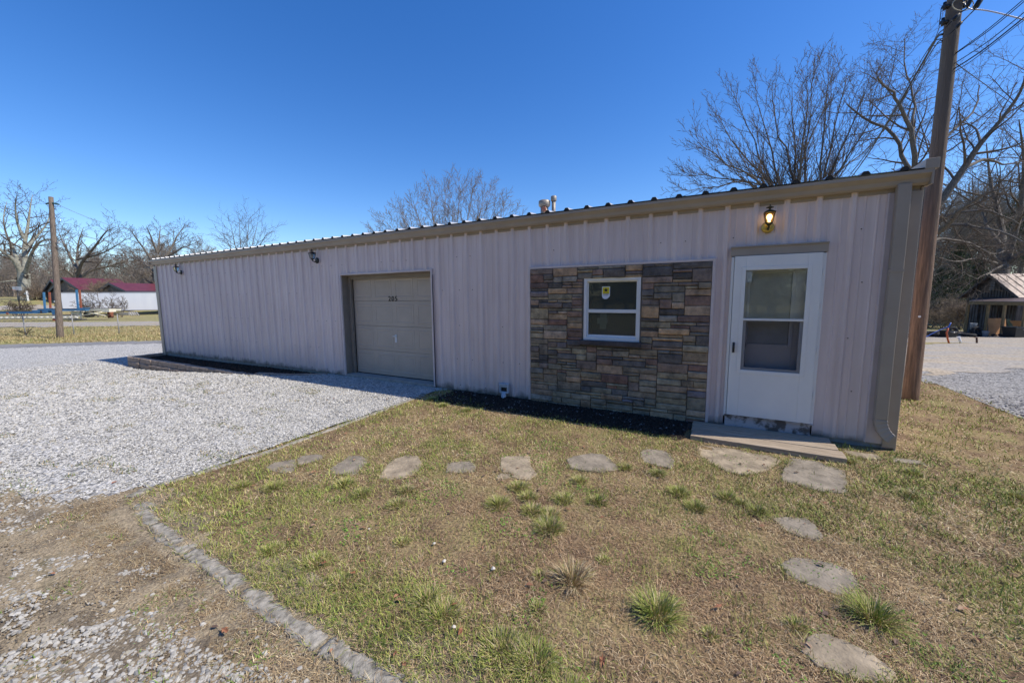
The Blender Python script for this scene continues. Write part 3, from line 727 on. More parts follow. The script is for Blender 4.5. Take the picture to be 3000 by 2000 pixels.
w = MB(); w.tube([(.205, -.085, 1.145), (.205, -.118, 1.135), (.206, -.124, 1.09), (.206, -.118, 1.045), (.205, -.085, 1.03)], [.008, .010, .012, .010, .008], 8); w.box(.192, .218, -.086, -.078, 1.02, 1.155)
w.build('handle', M['black'], sd)
w = MB()   # inner door: slab with a glazed opening and mini blind
w.box(D0, .33, .055, .095, E0, E1); w.box(.84, D1, .055, .095, E0, E1); w.box(.33, .84, .055, .095, 2.05, E1); w.box(.33, .84, .055, .095, E0, 1.10)
w.box(.33, .84, .045, .055, 1.10, 1.135); w.box(.80, .84, .035, .055, 1.10, 2.06); w.box(.33, .36, .045, .055, 1.1, 2.06)
idr = w.build('inner_door', M['innerw'], B0, bevel=.003)
w = MB()
z_ = 1.14
while z_ < 2.04:
    w.add([(.36, .062, z_), (.80, .062, z_), (.80, .072, z_+.019), (.36, .072, z_+.019)], [(0, 1, 2, 3)]); z_ += .020
w.box(.36, .80, .075, .078, 1.135, 2.05)
w.build('mini_blind', M['blind'], idr)
w = MB(); w.box(DA+.02, DB-.02, -.045, .06, .0, .165); w.box(DA+.01, DB+.005, -.07, .05, .165, .18); w.build('door_threshold', pm('peeling_paint_sill', (.12, .10, .09), (.48, .45, .46), scale=7, rough=.8, bump=.4, lo=.40, hi=.50), B0, bevel=.004)
# dryer-vent style hood with white pipe at the wall foot
vt = thing('wall_vent', (-3.25, -.03, .0), 'small weathered vent hood low on the wall left of the stone panel', 'vent')
w = MB(); w.box(-3.335, -3.165, -.10, -.0305, .23, .262); w.box(-3.335, -3.315, -.09, -.0305, .09, .23); w.box(-3.185, -3.165, -.09, -.0305, .09, .23); w.box(-3.315, -3.185, -.09, -.0305, .09, .115); w.box(-3.315, -3.185, -.088, -.0305, .195, .23)
w.build('hood', M['foam'], vt, bevel=.004)
w = MB(); w.box(-3.312, -3.188, -.06, -.031, .118, .193); w.build('opening', M['closure'], vt)
w = MB(); w.tube([(-3.25, -.07, .10), (-3.245, -.09, .05), (-3.25, -.12, .0), (-3.30, -.17, -.02)], [.035, .045, .035, .02], 10); w.build('pipe', M['foam'], vt)

# roof vents
v1 = thing('roof_vent', (-3.03, 1.2, 3.15), 'wide capped flue pipe on the roof with a terracotta patch, left one of two', 'flue')
w = MB(); w.lathe(-3.03, 1.2, [(.075, 3.12), (.075, 3.50)], 16); w.build('pipe', M['vent'], v1)
w = MB(); w.lathe(-3.03, 1.2, [(.09, 3.475), (.112, 3.50), (.112, 3.585), (.085, 3.60)], 16); w.build('cap', M['vent'], v1)
w = MB(); w.tube([(-3.0, 1.13, 3.42), (-3.0, 1.09, 3.42)], .045, 10); w.tube([(-3.01, 1.14, 3.3), (-3.01, 1.1, 3.3)], .05, 10); w.build('collar', M['terracotta'], v1)
v2 = thing('roof_vent', (-2.85, 1.25, 3.15), 'slim plain flue pipe on the roof, right one of two', 'flue')
w = MB(); w.lathe(-2.86, 1.25, [(.038, 3.12), (.038, 3.58)], 12); w.build('pipe', M['vent'], v2)
w = MB(); w.lathe(-2.86, 1.25, [(.052, 3.575), (.056, 3.59), (.056, 3.66), (.045, 3.67)], 12); w.build('cap', M['vent'], v2)

# ------------------------------------------------------------------ wall lanterns
def lantern(x, z, label, plate_m, cage_m, lit):
    t = thing('wall_lantern', (x, 0, z), label, 'wall lamp', 'lanterns on the long wall')
    y0 = -.031
    w = MB(); n = 24
    w.tube_rings([[(x+r*math.cos(2*PI*k/n), y, z+r*math.sin(2*PI*k/n)) for k in range(n)] for r, y in ((.068, y0+.028), (.068, y0-.008), (.058, y0-.016), (.035, y0-.02))])
    w.build('backplate', plate_m, t)
    if not lit:
        w = MB(); w.tube_rings([[(x+.01+r*math.cos(2*PI*k/n), y, z+r*math.sin(2*PI*k/n)-.005) for k in range(n)] for r, y in ((.074, y0+.03), (.074, y0+.004))]); w.build('mounting_block', M['trim'], t)
    w = MB(); cy = y0-.115; cz = z+.02
    w.tube([(x, y0-.015, z-.012), (x, y0-.06, z-.035), (x, cy, z-.012), (x, cy, cz+.005)], [.014, .012, .012, .012], 8)
    w.lathe(x, cy, [(.008, cz-.03), (.016, cz-.015), (.034, cz), (.040, cz+.012)], 12); w.build('arm', cage_m, t)
    # tapering square cage
    zb, zt, rb, rt = cz+.014, cz+.135, .048, .076
    def corner(k, r, z_): a = PI/4+k*PI/2; return Vector((x+r*math.cos(a), cy+r*math.sin(a), z_))
    w = MB()
    for k in range(4):
        w.tube([corner(k, rb, zb), corner(k, rt, zt)], .0045, 5)
        w.tube([corner(k, rb, zb), corner(k+1, rb, zb)], .004, 5); w.tube([corner(k, rt, zt), corner(k+1, rt, zt)], .005, 5)
    w.build('cage', cage_m, t)
    w = MB()
    for k in range(4): w.face([corner(k, rb-.003, zb), corner(k+1, rb-.003, zb), corner(k+1, rt-.003, zt), corner(k, rt-.003, zt)])
    w.build('lamp_glass', lamp_glass if lit else lamp_glass_dull, t)
    w = MB(); w.lathe(x, cy, [(.088, zt), (.084, zt+.004), (.030, zt+.030), (.012, zt+.036)], 4, smooth=False, ph=PI/4)
    w.lathe(x, cy, [(.010, zt+.03), (.010, zt+.048), (.040, zt+.056), (.040, zt+.062), (.014, zt+.074), (.005, zt+.08), (.006, zt+.09), (.002, zt+.10)], 14)
    w.build('lamp_roof', cage_m, t)
    w = MB(); w.lathe(x, cy, [(.012, zb), (.014, zb+.03), (.026, zb+.055), (.030, zb+.075), (.022, zb+.097), (.006, zb+.105)], 14)
    w.build('bulb', bulb_m if lit else M['white'], t)
    return t
lamp_glass = glassm('amber_glass', (1.0, .78, .45), rough=.15, ior=1.3)
lamp_glass_dull = glassm('clear_lamp_glass', (.75, .78, .78), rough=.2, ior=1.5)
bulb_m = bpy.data.materials.new('lit_bulb'); bulb_m.use_nodes = True
bb = bulb_m.node_tree.nodes['Principled BSDF']; bb.inputs['Emission Color'].default_value = (1, .80, .48, 1); bb.inputs['Emission Strength'].default_value = 5
lantern(.50, 2.595, 'lit wall lantern with brass backplate glowing above the white door', M['brass'], M['bronze'], True)
lantern(-8.14, 2.63, 'unlit black wall lantern just left of the garage door', M['black'], M['black'], False)
lantern(-14.62, 2.60, 'unlit black wall lantern near the far left end of the pink building', M['black'], M['black'], False)

# ------------------------------------------------------------------ wooden step
st_ = thing('wooden_step', (.53, -.4, 0), 'low weathered three-plank wooden step below the white door', 'step')
for k, (a_, b_) in enumerate(((-.255, -.075), (-.47, -.265), (-.715, -.48))):
    w = MB(); sk = .02*k
    w.add([(-.235+sk*.2, a_, -.03), (1.25+sk, a_, -.03), (1.26+sk, b_, -.03), (-.225+sk*.2, b_, -.03), (-.235+sk*.2, a_, .035), (1.25+sk, a_, .035-.004*k), (1.26+sk, b_, .035-.004*k), (-.225+sk*.2, b_, .035)],
          [(0, 1, 2, 3), (4, 5, 6, 7), (0, 1, 5, 4), (1, 2, 6, 5), (2, 3, 7, 6), (3, 0, 4, 7)])
    w.build('plank', M['plank'], st_, bevel=.004)

# ------------------------------------------------------------------ mulch and soil strips at the wall foot
sheet('soil_strip', [(-4.4, .0), (-4.2, -.35), (-3.3, -.62), (-2.2, -.72), (-1.2, -.80), (-.35, -.86), (-.25, -.1), (-.25, .0)], M['mulch'], .04, dz=.012, jit=.04, rough_h=.02, jf=4)
BED = [(-16.4, -.78), (-14, -.78), (-10.5, -.72), (-8.4, -.45), (-8.0, 0), (-16.4, 0)]
def bedz(x): return -.06*float(sst((-9-x)/6))
w = MB(); rb = random.Random(5)
xs = np.arange(-16.42, -7.9, .12); 
for xa, xb in zip(xs, xs[1:]):
    ys = np.linspace(0, -.86, 9)
    lim = np.interp((xa+xb)/2, [-16.4, -10.5, -8.5, -7.95], [-.86, -.80, -.5, -.05])
    for y0_, y1_ in zip(ys, ys[1:]):
        if y0_ < lim: continue
        h = lambda x, y: bedz(x)-.045+.05*(fbm(x*5, y*5, 21)-.5)*2 if False else bedz(x)-.045+.09*(float(fbm(x*5, y*5, 21))-.5)
        w.face([(xa, y0_, h(xa, y0_)), (xb, y0_, h(xb, y0_)), (xb, max(y1_, lim), h(xb, y1_)), (xa, max(y1_, lim), h(xa, y1_))])
o = w.build('mulch_bed', M['mulch']); tag(o, kind='structure')
pb = thing('planter_border', (-16.4, -.85, -.3), 'low brown block border of the mulch bed along the left part of the wall', 'planter border')
def blocks(p0, p1, z0, z1, thick, ln, tilt=0.):
    d = Vector(p1)-Vector(p0); L_ = d.length; n = max(1, int(round(L_/ln))); d.normalize(); nrm = Vector((d.y, -d.x))
    for k in range(n):
        a_ = Vector(p0)+d*(L_*k/n+.006); b_ = Vector(p0)+d*(L_*(k+1)/n-.006); off = nrm*rb.uniform(-.012, .012)
        a_ = a_+off; b_ = b_+off+nrm*rb.uniform(-.008, .008)
        dz_ = rb.uniform(-.008, .008)
        w = MB(); w.add([(q.x, q.y, z) for z in (z0, z1+dz_) for q in (a_, b_, b_-nrm*thick, a_-nrm*thick)], [(0, 1, 2, 3), (4, 5, 6, 7), (0, 1, 5, 4), (1, 2, 6, 5), (2, 3, 7, 6), (3, 0, 4, 7)])
        w.build('block', M['block'], pb, bevel=.012)
blocks((-16.5, -.93), (-12.4, -.93), -.36, -.175, .16, .40)
blocks((-16.55, -.90), (-9.6, -.86), -.172, -.02, .16, .40)
blocks((-16.60, .0), (-16.62, -.90), -.36, -.02, .16, .43)
blocks((-9.55, -.84), (-8.75, -.60), -.10, .03, .15, .38)
blocks((-8.75, -.60), (-7.95, -.10), -.08, .035, .10, .45)

# ------------------------------------------------------------------ concrete edging and curb
def ragged_strip(name, pts, wd, h, label, cat, seed=0, res=.025, mat=None, group=None):
    rg = random.Random(seed); pts = [Vector(p) for p in pts]; samp = []
    for a_, b_ in zip(pts, pts[1:]):
        n = max(1, int((b_-a_).length/res))
        for k in range(n): samp.append(a_.lerp(b_, k/n))
    samp.append(pts[-1]); rows = []
    for i, p in enumerate(samp):
        t = (samp[min(i+1, len(samp)-1)]-samp[max(0, i-1)]).normalized(); nrm = Vector((-t.y, t.x))
        wl = wd/2*(1+.5*(float(fbm(i*.17, seed, 5))-.5)*2+rg.uniform(-.16, .16)); wr = wd/2*(1+.6*(float(fbm(i*.17, seed+7, 6))-.5)*2+rg.uniform(-.16, .16))
        if i in (0, len(samp)-1): wl *= .6; wr *= .6
        hh = h*(.75+.5*float(fbm(i*.3, seed+3, 8)))
        row = []
        for s_, k_ in ((-1, 0), (-.96, .7), (-.75, 1), (0, 1.12), (.75, 1), (.96, .7), (1, 0)):
            q = p+nrm*(wl if s_ < 0 else wr)*s_
            row.append((q.x, q.y, gzf(q.x, q.y)+(hh*k_ if k_ else -.05)+(rg.uniform(-.003, .003) if k_ else 0)))
        rows.append(row)
    w = MB(); b = 0; n = 7
    for r_ in rows: w.v += r_
    for i in range(len(rows)-1):
        for k in range(n-1): w.f.append((i*n+k, i*n+k+1, (i+1)*n+k+1, (i+1)*n+k)); w.m.append(0); w.sm.append(True)
    w.f.append(tuple(range(n))); w.m.append(0); w.sm.append(False); w.f.append(tuple((len(rows)-1)*n+k for k in range(n))); w.m.append(0); w.sm.append(False)
    o = w.build(name, mat or M['oldconc'], loc=(pts[0].x, pts[0].y, 0)); return tag(o, label, cat, group, 'thing')
ragged_strip('concrete_edging', [(-4.63, -.55), (-4.63, -1.1), (-4.56, -2.4), (-4.52, -3.4), (-4.60, -4.0), (-4.64, -4.35)], .08, .012, 'long thin half-buried concrete edging between white gravel and lawn', 'edging', 1)
ragged_strip('concrete_edging', [(-4.66, -4.40), (-4.58, -4.58)], .10, .012, 'short broken end piece of edging at the gravel corner', 'edging', 2)
ragged_strip('broken_curb', [(-4.36, -4.57), (-4.12, -4.62), (-3.86, -4.66)], .11, .008, 'narrow first curb piece at the corner beside the gravel', 'curb', 3, group='broken concrete curb pieces')
ragged_strip('broken_curb', [(-3.84, -4.665), (-3.5, -4.69), (-3.22, -4.69)], .12, .007, 'second curb piece from the gravel corner', 'curb', 5, group='broken concrete curb pieces')
ragged_strip('broken_curb', [(-3.20, -4.685), (-2.9, -4.69), (-2.52, -4.70)], .115, .008, 'third curb piece, just left of the open crack', 'curb', 6, group='broken concrete curb pieces')
ragged_strip('broken_curb', [(-2.46, -4.72), (-2.1, -4.73), (-1.72, -4.725)], .115, .008, 'curb piece just right of the open crack', 'curb', 7, group='broken concrete curb pieces')
ragged_strip('broken_curb', [(-1.70, -4.72), (-1.35, -4.72), (-1.0, -4.70), (-.6, -4.72)], .115, .008, 'crumbling concrete curb piece running out of the bottom edge of the photo', 'curb', 4, group='broken concrete curb pieces')

# ------------------------------------------------------------------ flagstones
FS = [
([(-4.11, -3.66), (-4.15, -3.55), (-4.1, -3.47), (-4.03, -3.39), (-3.87, -3.47), (-3.83, -3.52), (-3.96, -3.56), (-3.88, -3.65), (-4.03, -3.7)], 0, 'grey flagstone sunk in grass, the leftmost broken piece nearest the gravel'),
([(-4.02, -3.38), (-4.05, -3.29), (-3.95, -3.19), (-3.84, -3.18), (-3.77, -3.26), (-3.8, -3.35), (-3.86, -3.47)], 0, 'cracked grey flagstone behind the other two leftmost broken pieces'),
([(-3.96, -3.57), (-3.84, -3.51), (-3.77, -3.56), (-3.79, -3.65), (-3.87, -3.66)], 0, 'smallest dark flagstone piece in front of the leftmost broken pair'),
([(-3.42, -3.46), (-3.49, -3.36), (-3.54, -3.16), (-3.58, -3.05), (-3.49, -2.98), (-3.33, -3.01), (-3.25, -3.08), (-3.2, -3.21), (-3.14, -3.31), (-3.15, -3.37), (-3.25, -3.4)], 0, 'oval flagstone with a white stain, between the broken pieces and the larger pale stone'),
([(-2.87, -3.28), (-2.96, -3.15), (-3.04, -2.97), (-3.06, -2.86), (-3.02, -2.75), (-2.88, -2.7), (-2.75, -2.79), (-2.63, -2.95), (-2.62, -3.09), (-2.65, -3.19), (-2.79, -3.28)], 1, 'large rounded buff flagstone with white crust on its near end'),
([(-2.49, -2.69), (-2.38, -2.6), (-2.27, -2.53), (-2.17, -2.62), (-2.1, -2.72), (-2.18, -2.79), (-2.35, -2.88)], 0, 'small brownish flagstone half hidden in grass right of the large buff stone'),
([(-2.04, -2.32), (-1.98, -2.24), (-1.77, -2.14), (-1.64, -2.36), (-1.5, -2.51), (-1.53, -2.64), (-1.59, -2.67), (-1.71, -2.67), (-1.75, -2.6), (-1.85, -2.62), (-1.87, -2.6)], 1, 'square mottled flagstone with a chipped corner below the left edge of the stone wall panel'),
([(-1.84, -2.65), (-1.75, -2.62), (-1.71, -2.69), (-1.82, -2.78), (-1.85, -2.7)], 1, 'tiny buff corner fragment beside the square mottled flagstone'),
([(-1.38, -2.03), (-1.3, -1.89), (-1.18, -1.76), (-1.05, -1.73), (-.94, -1.84), (-.84, -1.95), (-.82, -2.04), (-.93, -2.14), (-1.1, -2.2), (-1.26, -2.23)], 0, 'pointed grey flagstone in the lawn straight below the window'),
([(-.7, -1.4), (-.63, -1.31), (-.44, -1.29), (-.37, -1.45), (-.33, -1.53), (-.35, -1.73), (-.48, -1.74), (-.61, -1.71), (-.68, -1.61)], 0, 'grey flagstone in grass left of the big stones at the step'),
([(-.17, -.89), (-.09, -.81), (.3, -.78), (.41, -.84), (.61, -.83), (.69, -.91), (.64, -1.07), (.52, -1.29), (.41, -1.44), (.28, -1.53), (.14, -1.49), (0, -1.37), (-.12, -1.22)], 1, 'big two-tone buff flagstone in front of the left half of the wooden step'),
([(.8, -.80), (1.01, -.78), (1.1, -.87), (1.22, -.95), (1.16, -1.27), (1.1, -1.52), (.91, -1.58), (.76, -1.52), (.62, -1.49), (.66, -1.21)], 0, 'big grey flagstone in front of the right half of the wooden step'),
([(.47, -2.29), (.57, -2.22), (.71, -2.17), (.76, -2.28), (.77, -2.4), (.72, -2.49), (.62, -2.48), (.52, -2.43)], 0, 'farthest of the three sunken flagstones leading from the door to the lower right'),
([(.44, -2.9), (.53, -2.78), (.66, -2.74), (.79, -2.74), (.85, -2.76), (.86, -2.9), (.8, -3.01), (.72, -3.06), (.63, -3.06), (.55, -3.04), (.47, -3.0)], 0, 'middle of the three sunken flagstones leading from the door to the lower right'),
([(.49, -3.51), (.57, -3.44), (.66, -3.44), (.76, -3.47), (.82, -3.55), (.80, -3.62), (.71, -3.66), (.59, -3.68), (.5, -3.68), (.45, -3.62)], 1, 'nearest sunken flagstone in the lower right of the lawn, partly overgrown'),
([(1.34, -.27), (1.64, -.28), (1.66, -.40), (1.54, -.46), (1.38, -.42)], 1, 'thin buff stone between wooden step and downspout'),
([(1.76, -.30), (2.0, -.28), (2.02, -.38), (1.74, -.42)], 0, 'narrow grey stone slab under the downspout outlet'),
]
rf_ = random.Random(3)
FLAGPOLY = []
for poly, mi, lab in FS:
    FLAGPOLY.append(np.array(poly))
    pts = []
    for i in range(len(poly)):
        a_, b_ = Vector(poly[i]), Vector(poly[(i+1) % len(poly)])
        for k in range(3):
            q = a_.lerp(b_, k/3); pts.append(q+Vector((rf_.uniform(-.008, .008), rf_.uniform(-.008, .008))))
    cx = sum(p.x for p in pts)/len(pts); cy = sum(p.y for p in pts)/len(pts); h = .010+rf_.uniform(-.003, .003); g0 = gzf(cx, cy)
    tx, ty = rf_.uniform(-.012, .012), rf_.uniform(-.012, .012)
    rings = []
    for s_, z_ in ((1, -.05), (1, h-.008), (.985, h-.001), (.95, h)):
        rings.append([(cx+(p.x-cx)*s_, cy+(p.y-cy)*s_, g0+z_+(p.x-cx)*tx+(p.y-cy)*ty+rf_.uniform(0, .002)) for p in pts])
    w = MB(); w.tube_rings(rings, 0, True, cap=False)
    b = len(w.v); w.v += [tuple(p) for p in rings[-1]]+[(cx, cy, g0+h+.002)]; n = len(pts)
    for k in range(n): w.f.append((b+k, b+(k+1) % n, b+n)); w.m.append(0); w.sm.append(True)
    o = w.build('flagstone', M['flagb'] if mi else M['flag'], loc=(cx, cy, g0)); tag(o, lab, 'flagstone', 'flagstones set in the lawn')

# ------------------------------------------------------------------ gravel stones (real pieces near the viewer)
rng = np.random.default_rng(5)
def rocks(name, pts, size, colf, kindlabel, seed):
    n = len(pts); r_ = np.random.default_rng(seed)
    g5 = (1+5**.5)/2
    if name == 'gravel':
        base = np.array([(1, 0, 0), (-1, 0, 0), (0, 1, 0), (0, -1, 0), (0, 0, 1), (0, 0, -1)], float); jt = .34
        f = np.array([(4, 0, 2), (4, 2, 1), (4, 1, 3), (4, 3, 0), (5, 2, 0), (5, 1, 2), (5, 3, 1), (5, 0, 3)])
    else:
        base = np.array([(-1, g5, 0), (1, g5, 0), (-1, -g5, 0), (1, -g5, 0), (0, -1, g5), (0, 1, g5), (0, -1, -g5), (0, 1, -g5), (g5, 0, -1), (g5, 0, 1), (-g5, 0, -1), (-g5, 0, 1)])/1.75; jt = .20
        f = np.array([(0, 11, 5), (0, 5, 1), (0, 1, 7), (0, 7, 10), (0, 10, 11), (1, 5, 9), (5, 11, 4), (11, 10, 2), (10, 7, 6), (7, 1, 8), (3, 9, 4), (3, 4, 2), (3, 2, 6), (3, 6, 8), (3, 8, 9), (4, 9, 5), (2, 4, 11), (6, 2, 10), (8, 6, 7), (9, 8, 1)])
    nv = len(base)
    v = np.repeat(base[None], n, 0)+r_.uniform(-jt, jt, (n, nv, 3))
    sc = size[:, None]*np.stack([r_.uniform(.7, 1.25, n), r_.uniform(.55, 1.0, n), r_.uniform(.35, .7, n)], 1)
    v *= sc[:, None, :]
    a = r_.uniform(0, 2*PI, n); ca, sa = np.cos(a), np.sin(a)
    x = v[..., 0]*ca[:, None]-v[..., 1]*sa[:, None]; y = v[..., 0]*sa[:, None]+v[..., 1]*ca[:, None]
    tl = r_.normal(0, .35, n); z = v[..., 2]+x*tl[:, None]
    v = np.stack([x+pts[:, 0:1], y+pts[:, 1:2], z+pts[:, 2:3]], 2).reshape(-1, 3)
    fl = (f[None]+np.arange(n)[:, None, None]*nv).ravel()
    col = np.repeat(colf(n, r_), nv, 0); col = np.concatenate([col, np.ones((len(col), 1))], 1)
    return tag(raw(name, v, fl, 3, M['rock'], col), kind='stuff')
def stonecol(n, r_):
    base = np.array([(.50, .485, .45), (.56, .545, .51), (.42, .41, .39), (.29, .29, .285), (.44, .41, .34), (.61, .60, .57)])
    c = base[r_.choice(6, n, p=[.3, .26, .18, .09, .07, .10])]
    return c*r_.uniform(.82, 1.1, (n, 1))
def sample(n, x0, x1, y0, y1, r_): return np.stack([r_.uniform(x0, x1, n), r_.uniform(y0, y1, n)], 1)
def dist(p): return np.hypot(p[:, 0]-CAM.x, p[:, 1]-CAM.y)
G = np.array(GRAV)
p = sample(420000, -19, -4.5, -8.5, .0, rng)
d = dist(p); keep = rng.random(len(p)) < np.clip((5.2/d)**2, 0, 1)
p = p[keep]; jx = p[:, 0]+.10*(fbm(p[:, 0]*3, p[:, 1]*3, 3)-.5)*2
p = p[inpoly(jx, p[:, 1], G)]
patch = fbm(p[:, 0]*1.3, p[:, 1]*1.3, 44, 5); edge = 1-.75*np.exp(-((p[:, 1]-np.interp(p[:, 0], [-19, -9, -5.9, -5.0, -4.66], [-9.6, -6.6, -5.15, -4.78, -4.32]))/.35)**2)*(fbm(p[:, 0]*4, p[:, 1]*4, 12)+.35)
p = p[rng.random(len(p)) < edge*np.where(p[:, 0] > -9, 1-.7*sst((patch-.62)/.06), 1)]
d = dist(p); size = rng.uniform(.008, .016, len(p))*np.clip(d/5.5, .9, 2.1)
rocks('gravel', np.concatenate([p, (gz(p[:, 0], p[:, 1])+.010)[:, None]], 1), size, stonecol, '', 1)
# sparse gravel on the mud in the lower left
p = sample(110000, -7, -.9, -6.2, -4.2, rng)
PATCH = [([(-4.22, -5.35), (-3.98, -5.26), (-3.87, -5.17), (-3.94, -4.98), (-3.75, -4.96), (-3.71, -5.12), (-3.68, -5.26), (-3.73, -5.42)], .62), ([(-3.47, -5.01), (-3.3, -4.9), (-3.07, -4.94), (-3.12, -5.01)], .6),
([(-3.3, -5.9), (-3.05, -5.45), (-3.0, -5.34), (-2.87, -5.08), (-2.57, -4.97), (-2.06, -5.0), (-1.67, -4.93), (-1.55, -4.97), (-1.4, -5.9)], .72), ([(-3.73, -5.42), (-3.73, -5.26), (-3.53, -5.27), (-3.22, -5.46), (-3.29, -5.7), (-3.8, -5.6)], .55),
([(-6.6, -5.5), (-5.89, -5.08), (-4.63, -4.53), (-4.84, -4.84), (-4.6, -5.0), (-4.51, -5.1), (-4.82, -5.30), (-5.4, -5.6)], .36), ([(-5.28, -5.18), (-5.02, -4.93), (-4.63, -4.53), (-4.86, -4.59), (-5.89, -5.08)], .5)]
prb = np.full(len(p), .02); jx = p[:, 0]+.16*(fbm(p[:, 0]*5, p[:, 1]*5, 5)-.5)*2; jy = p[:, 1]+.12*(fbm(p[:, 0]*5, p[:, 1]*5, 6)-.5)*2
for poly, q_ in PATCH: prb = np.maximum(prb, inpoly(jx, jy, np.array(poly))*q_*(.45+1.0*fbm(p[:, 0]*6, p[:, 1]*6, 7)))
inm = (p[:, 1] < -4.86) | (p[:, 0] < -4.75)
d = dist(p); p = p[(rng.random(len(p)) < prb*.62*np.clip((3.6/d)**2, 0, 1)) & inm]
size = .0045+.0125*rng.random(len(p))**1.8
rocks('scattered_gravel', np.concatenate([p, (gz(p[:, 0], p[:, 1])+.004)[:, None]], 1), size, lambda n, r_: stonecol(n, r_)*np.array([.82, .80, .76]), '', 2)
p = sample(90000, -6.5, -.9, -6.2, -4.3, rng); d = dist(p); p = p[inpoly(p[:, 0], p[:, 1], np.array(MUD)) & ((p[:, 1] < -4.76) | (p[:, 0] < -4.5)) & (rng.random(len(p)) < np.clip((2.6/d)**2, 0, 1)*(.25+.75*fbm(p[:, 0]*5, p[:, 1]*5, 99)))]
rocks('soil_clods', np.concatenate([p, (gz(p[:, 0], p[:, 1])+.003)[:, None]], 1), .002+.006*rng.random(len(p))**2.2, lambda n, r_: np.array([(.27, .215, .145), (.20, .155, .105), (.38, .34, .28), (.15, .12, .09)])[r_.integers(0, 4, n)]*r_.uniform(.7, 1.2, (n, 1)), '', 7)
# grey gravel by the right-hand yard
p = sample(60000, 3.7, 12, 0, 12, rng); p = p[inpoly(p[:, 0], p[:, 1], np.array(BACK))]; d = dist(p)
p = p[rng.random(len(p)) < np.clip((7/d)**2, 0, 1)*(sst((11.2-d)/1.5))]
rocks('yard_gravel', np.concatenate([p, (gz(p[:, 0], p[:, 1])+.010)[:, None]], 1), rng.uniform(.015, .03, len(p)), lambda n, r_: stonecol(n, r_)*.78, '', 3)
# mulch / soil crumbs on the strip along the wall
p = sample(9000, -4.3, -.3, -.8, -.03, rng)
rocks('soil_crumbs', np.concatenate([p, (gz(p[:, 0], p[:, 1])+.02)[:, None]], 1), rng.uniform(.006, .018, len(p)), lambda n, r_: np.array([(.035, .028, .022)])*r_.uniform(.4, 1.6, (n, 1))+(r_.random((n, 1)) < .03)*.2, '', 4)
p = sample(9000, -16.3, -8.2, -.75, -.03, rng)
rocks('mulch_chips', np.concatenate([p, np.array([bedz(x) for x in p[:, 0]])[:, None]-.02], 1), rng.uniform(.012, .03, len(p)), lambda n, r_: np.array([(.04, .028, .02)])*r_.uniform(.4, 1.7, (n, 1)), '', 6)

# ------------------------------------------------------------------ grass blades
def blades(name, pts, length, width, lean, col, seed, curl=.6):
    n = len(pts); r_ = np.random.default_rng(seed)
    a = r_.uniform(0, 2*PI, n) if not isinstance(lean, tuple) else lean[1]
    ln = lean[0] if isinstance(lean, tuple) else lean
    dx, dy = np.cos(a), np.sin(a); wa = a+PI/2+r_.normal(0, .5, n); wx, wy = np.cos(wa)*width/2, np.sin(wa)*width/2
    l1 = length*.55; l2 = length*.45; t2 = np.clip(ln+curl*r_.uniform(0, 1, n), 0, 1.9)
    b = pts; m = b+np.stack([dx*np.sin(ln)*l1, dy*np.sin(ln)*l1, np.cos(ln)*l1], 1)
    t = m+np.stack([dx*np.sin(t2)*l2, dy*np.sin(t2)*l2, np.cos(t2)*l2], 1)
    t[:, 2] = np.maximum(t[:, 2], b[:, 2]+.003); m[:, 2] = np.maximum(m[:, 2], b[:, 2]+.002)
    W = np.stack([wx, wy, np.zeros(n)], 1)
    v = np.stack([b-W, b+W, m-W*.8, m+W*.8, t], 1).reshape(-1, 3)
    f = np.array([(0, 1, 3), (0, 3, 2), (2, 3, 4)]); fl = (f[None]+np.arange(n)[:, None, None]*5).ravel()
    c = np.repeat(np.concatenate([col, np.ones((n, 1))], 1), 5, 0)
    return tag(raw(name, v, fl, 3, M['blades'], c), kind='stuff')
DEAD = np.array([(.60, .45, .25), (.45, .32, .18), (.74, .61, .38), (.30, .20, .12), (.54, .385, .20)])
GREEN = np.array([(.25, .31, .06), (.33, .37, .08), (.16, .23, .045), (.44, .43, .14), (.38, .39, .10)])
LAWNP = np.array(LAWN)
def greenness(x, y):
    g1 = fbm(x*1.1+5, y*1.1, 31, 4); g2 = fbm(x*5, y*5, 37, 3)
    base = .58+2.2*(g1-.5)+1.9*(g2-.5)
    brown = np.exp(-(((x+.5)/1.9)**4+((y+3.45)/1.05)**4))*.50+np.exp(-(((x-.2)/.7)**2+((y+3.9)/.7)**2))*.15
    left = np.exp(-(((x+3.2)/1.3)**2+((y+4.1)/.5)**2))*.28+np.exp(-(((x+2.2)/1.6)**2+((y+1.2)/.45)**2))*.22
    right = sst((x-1)/2)*.24
    return np.clip(base-brown+left+right, 0.02, .98)
N_ = 1900000
p = np.concatenate([sample(int(N_*.5), -4.7, 2.6, -5.4, .0, rng), sample(int(N_*.5), .6, 6.5, -6, 6.2, rng)])
d = dist(p); p = p[rng.random(len(p)) < np.clip((2.3/d)**1.7, 0, 1)*.80]
jx = p[:, 0]+.05*(fbm(p[:, 0]*4, p[:, 1]*4, 8)-.5)*2; jy = p[:, 1]+.06*(fbm(p[:, 0]*4, p[:, 1]*4, 9)-.5)*2
keep = inpoly(jx, jy, LAWNP)
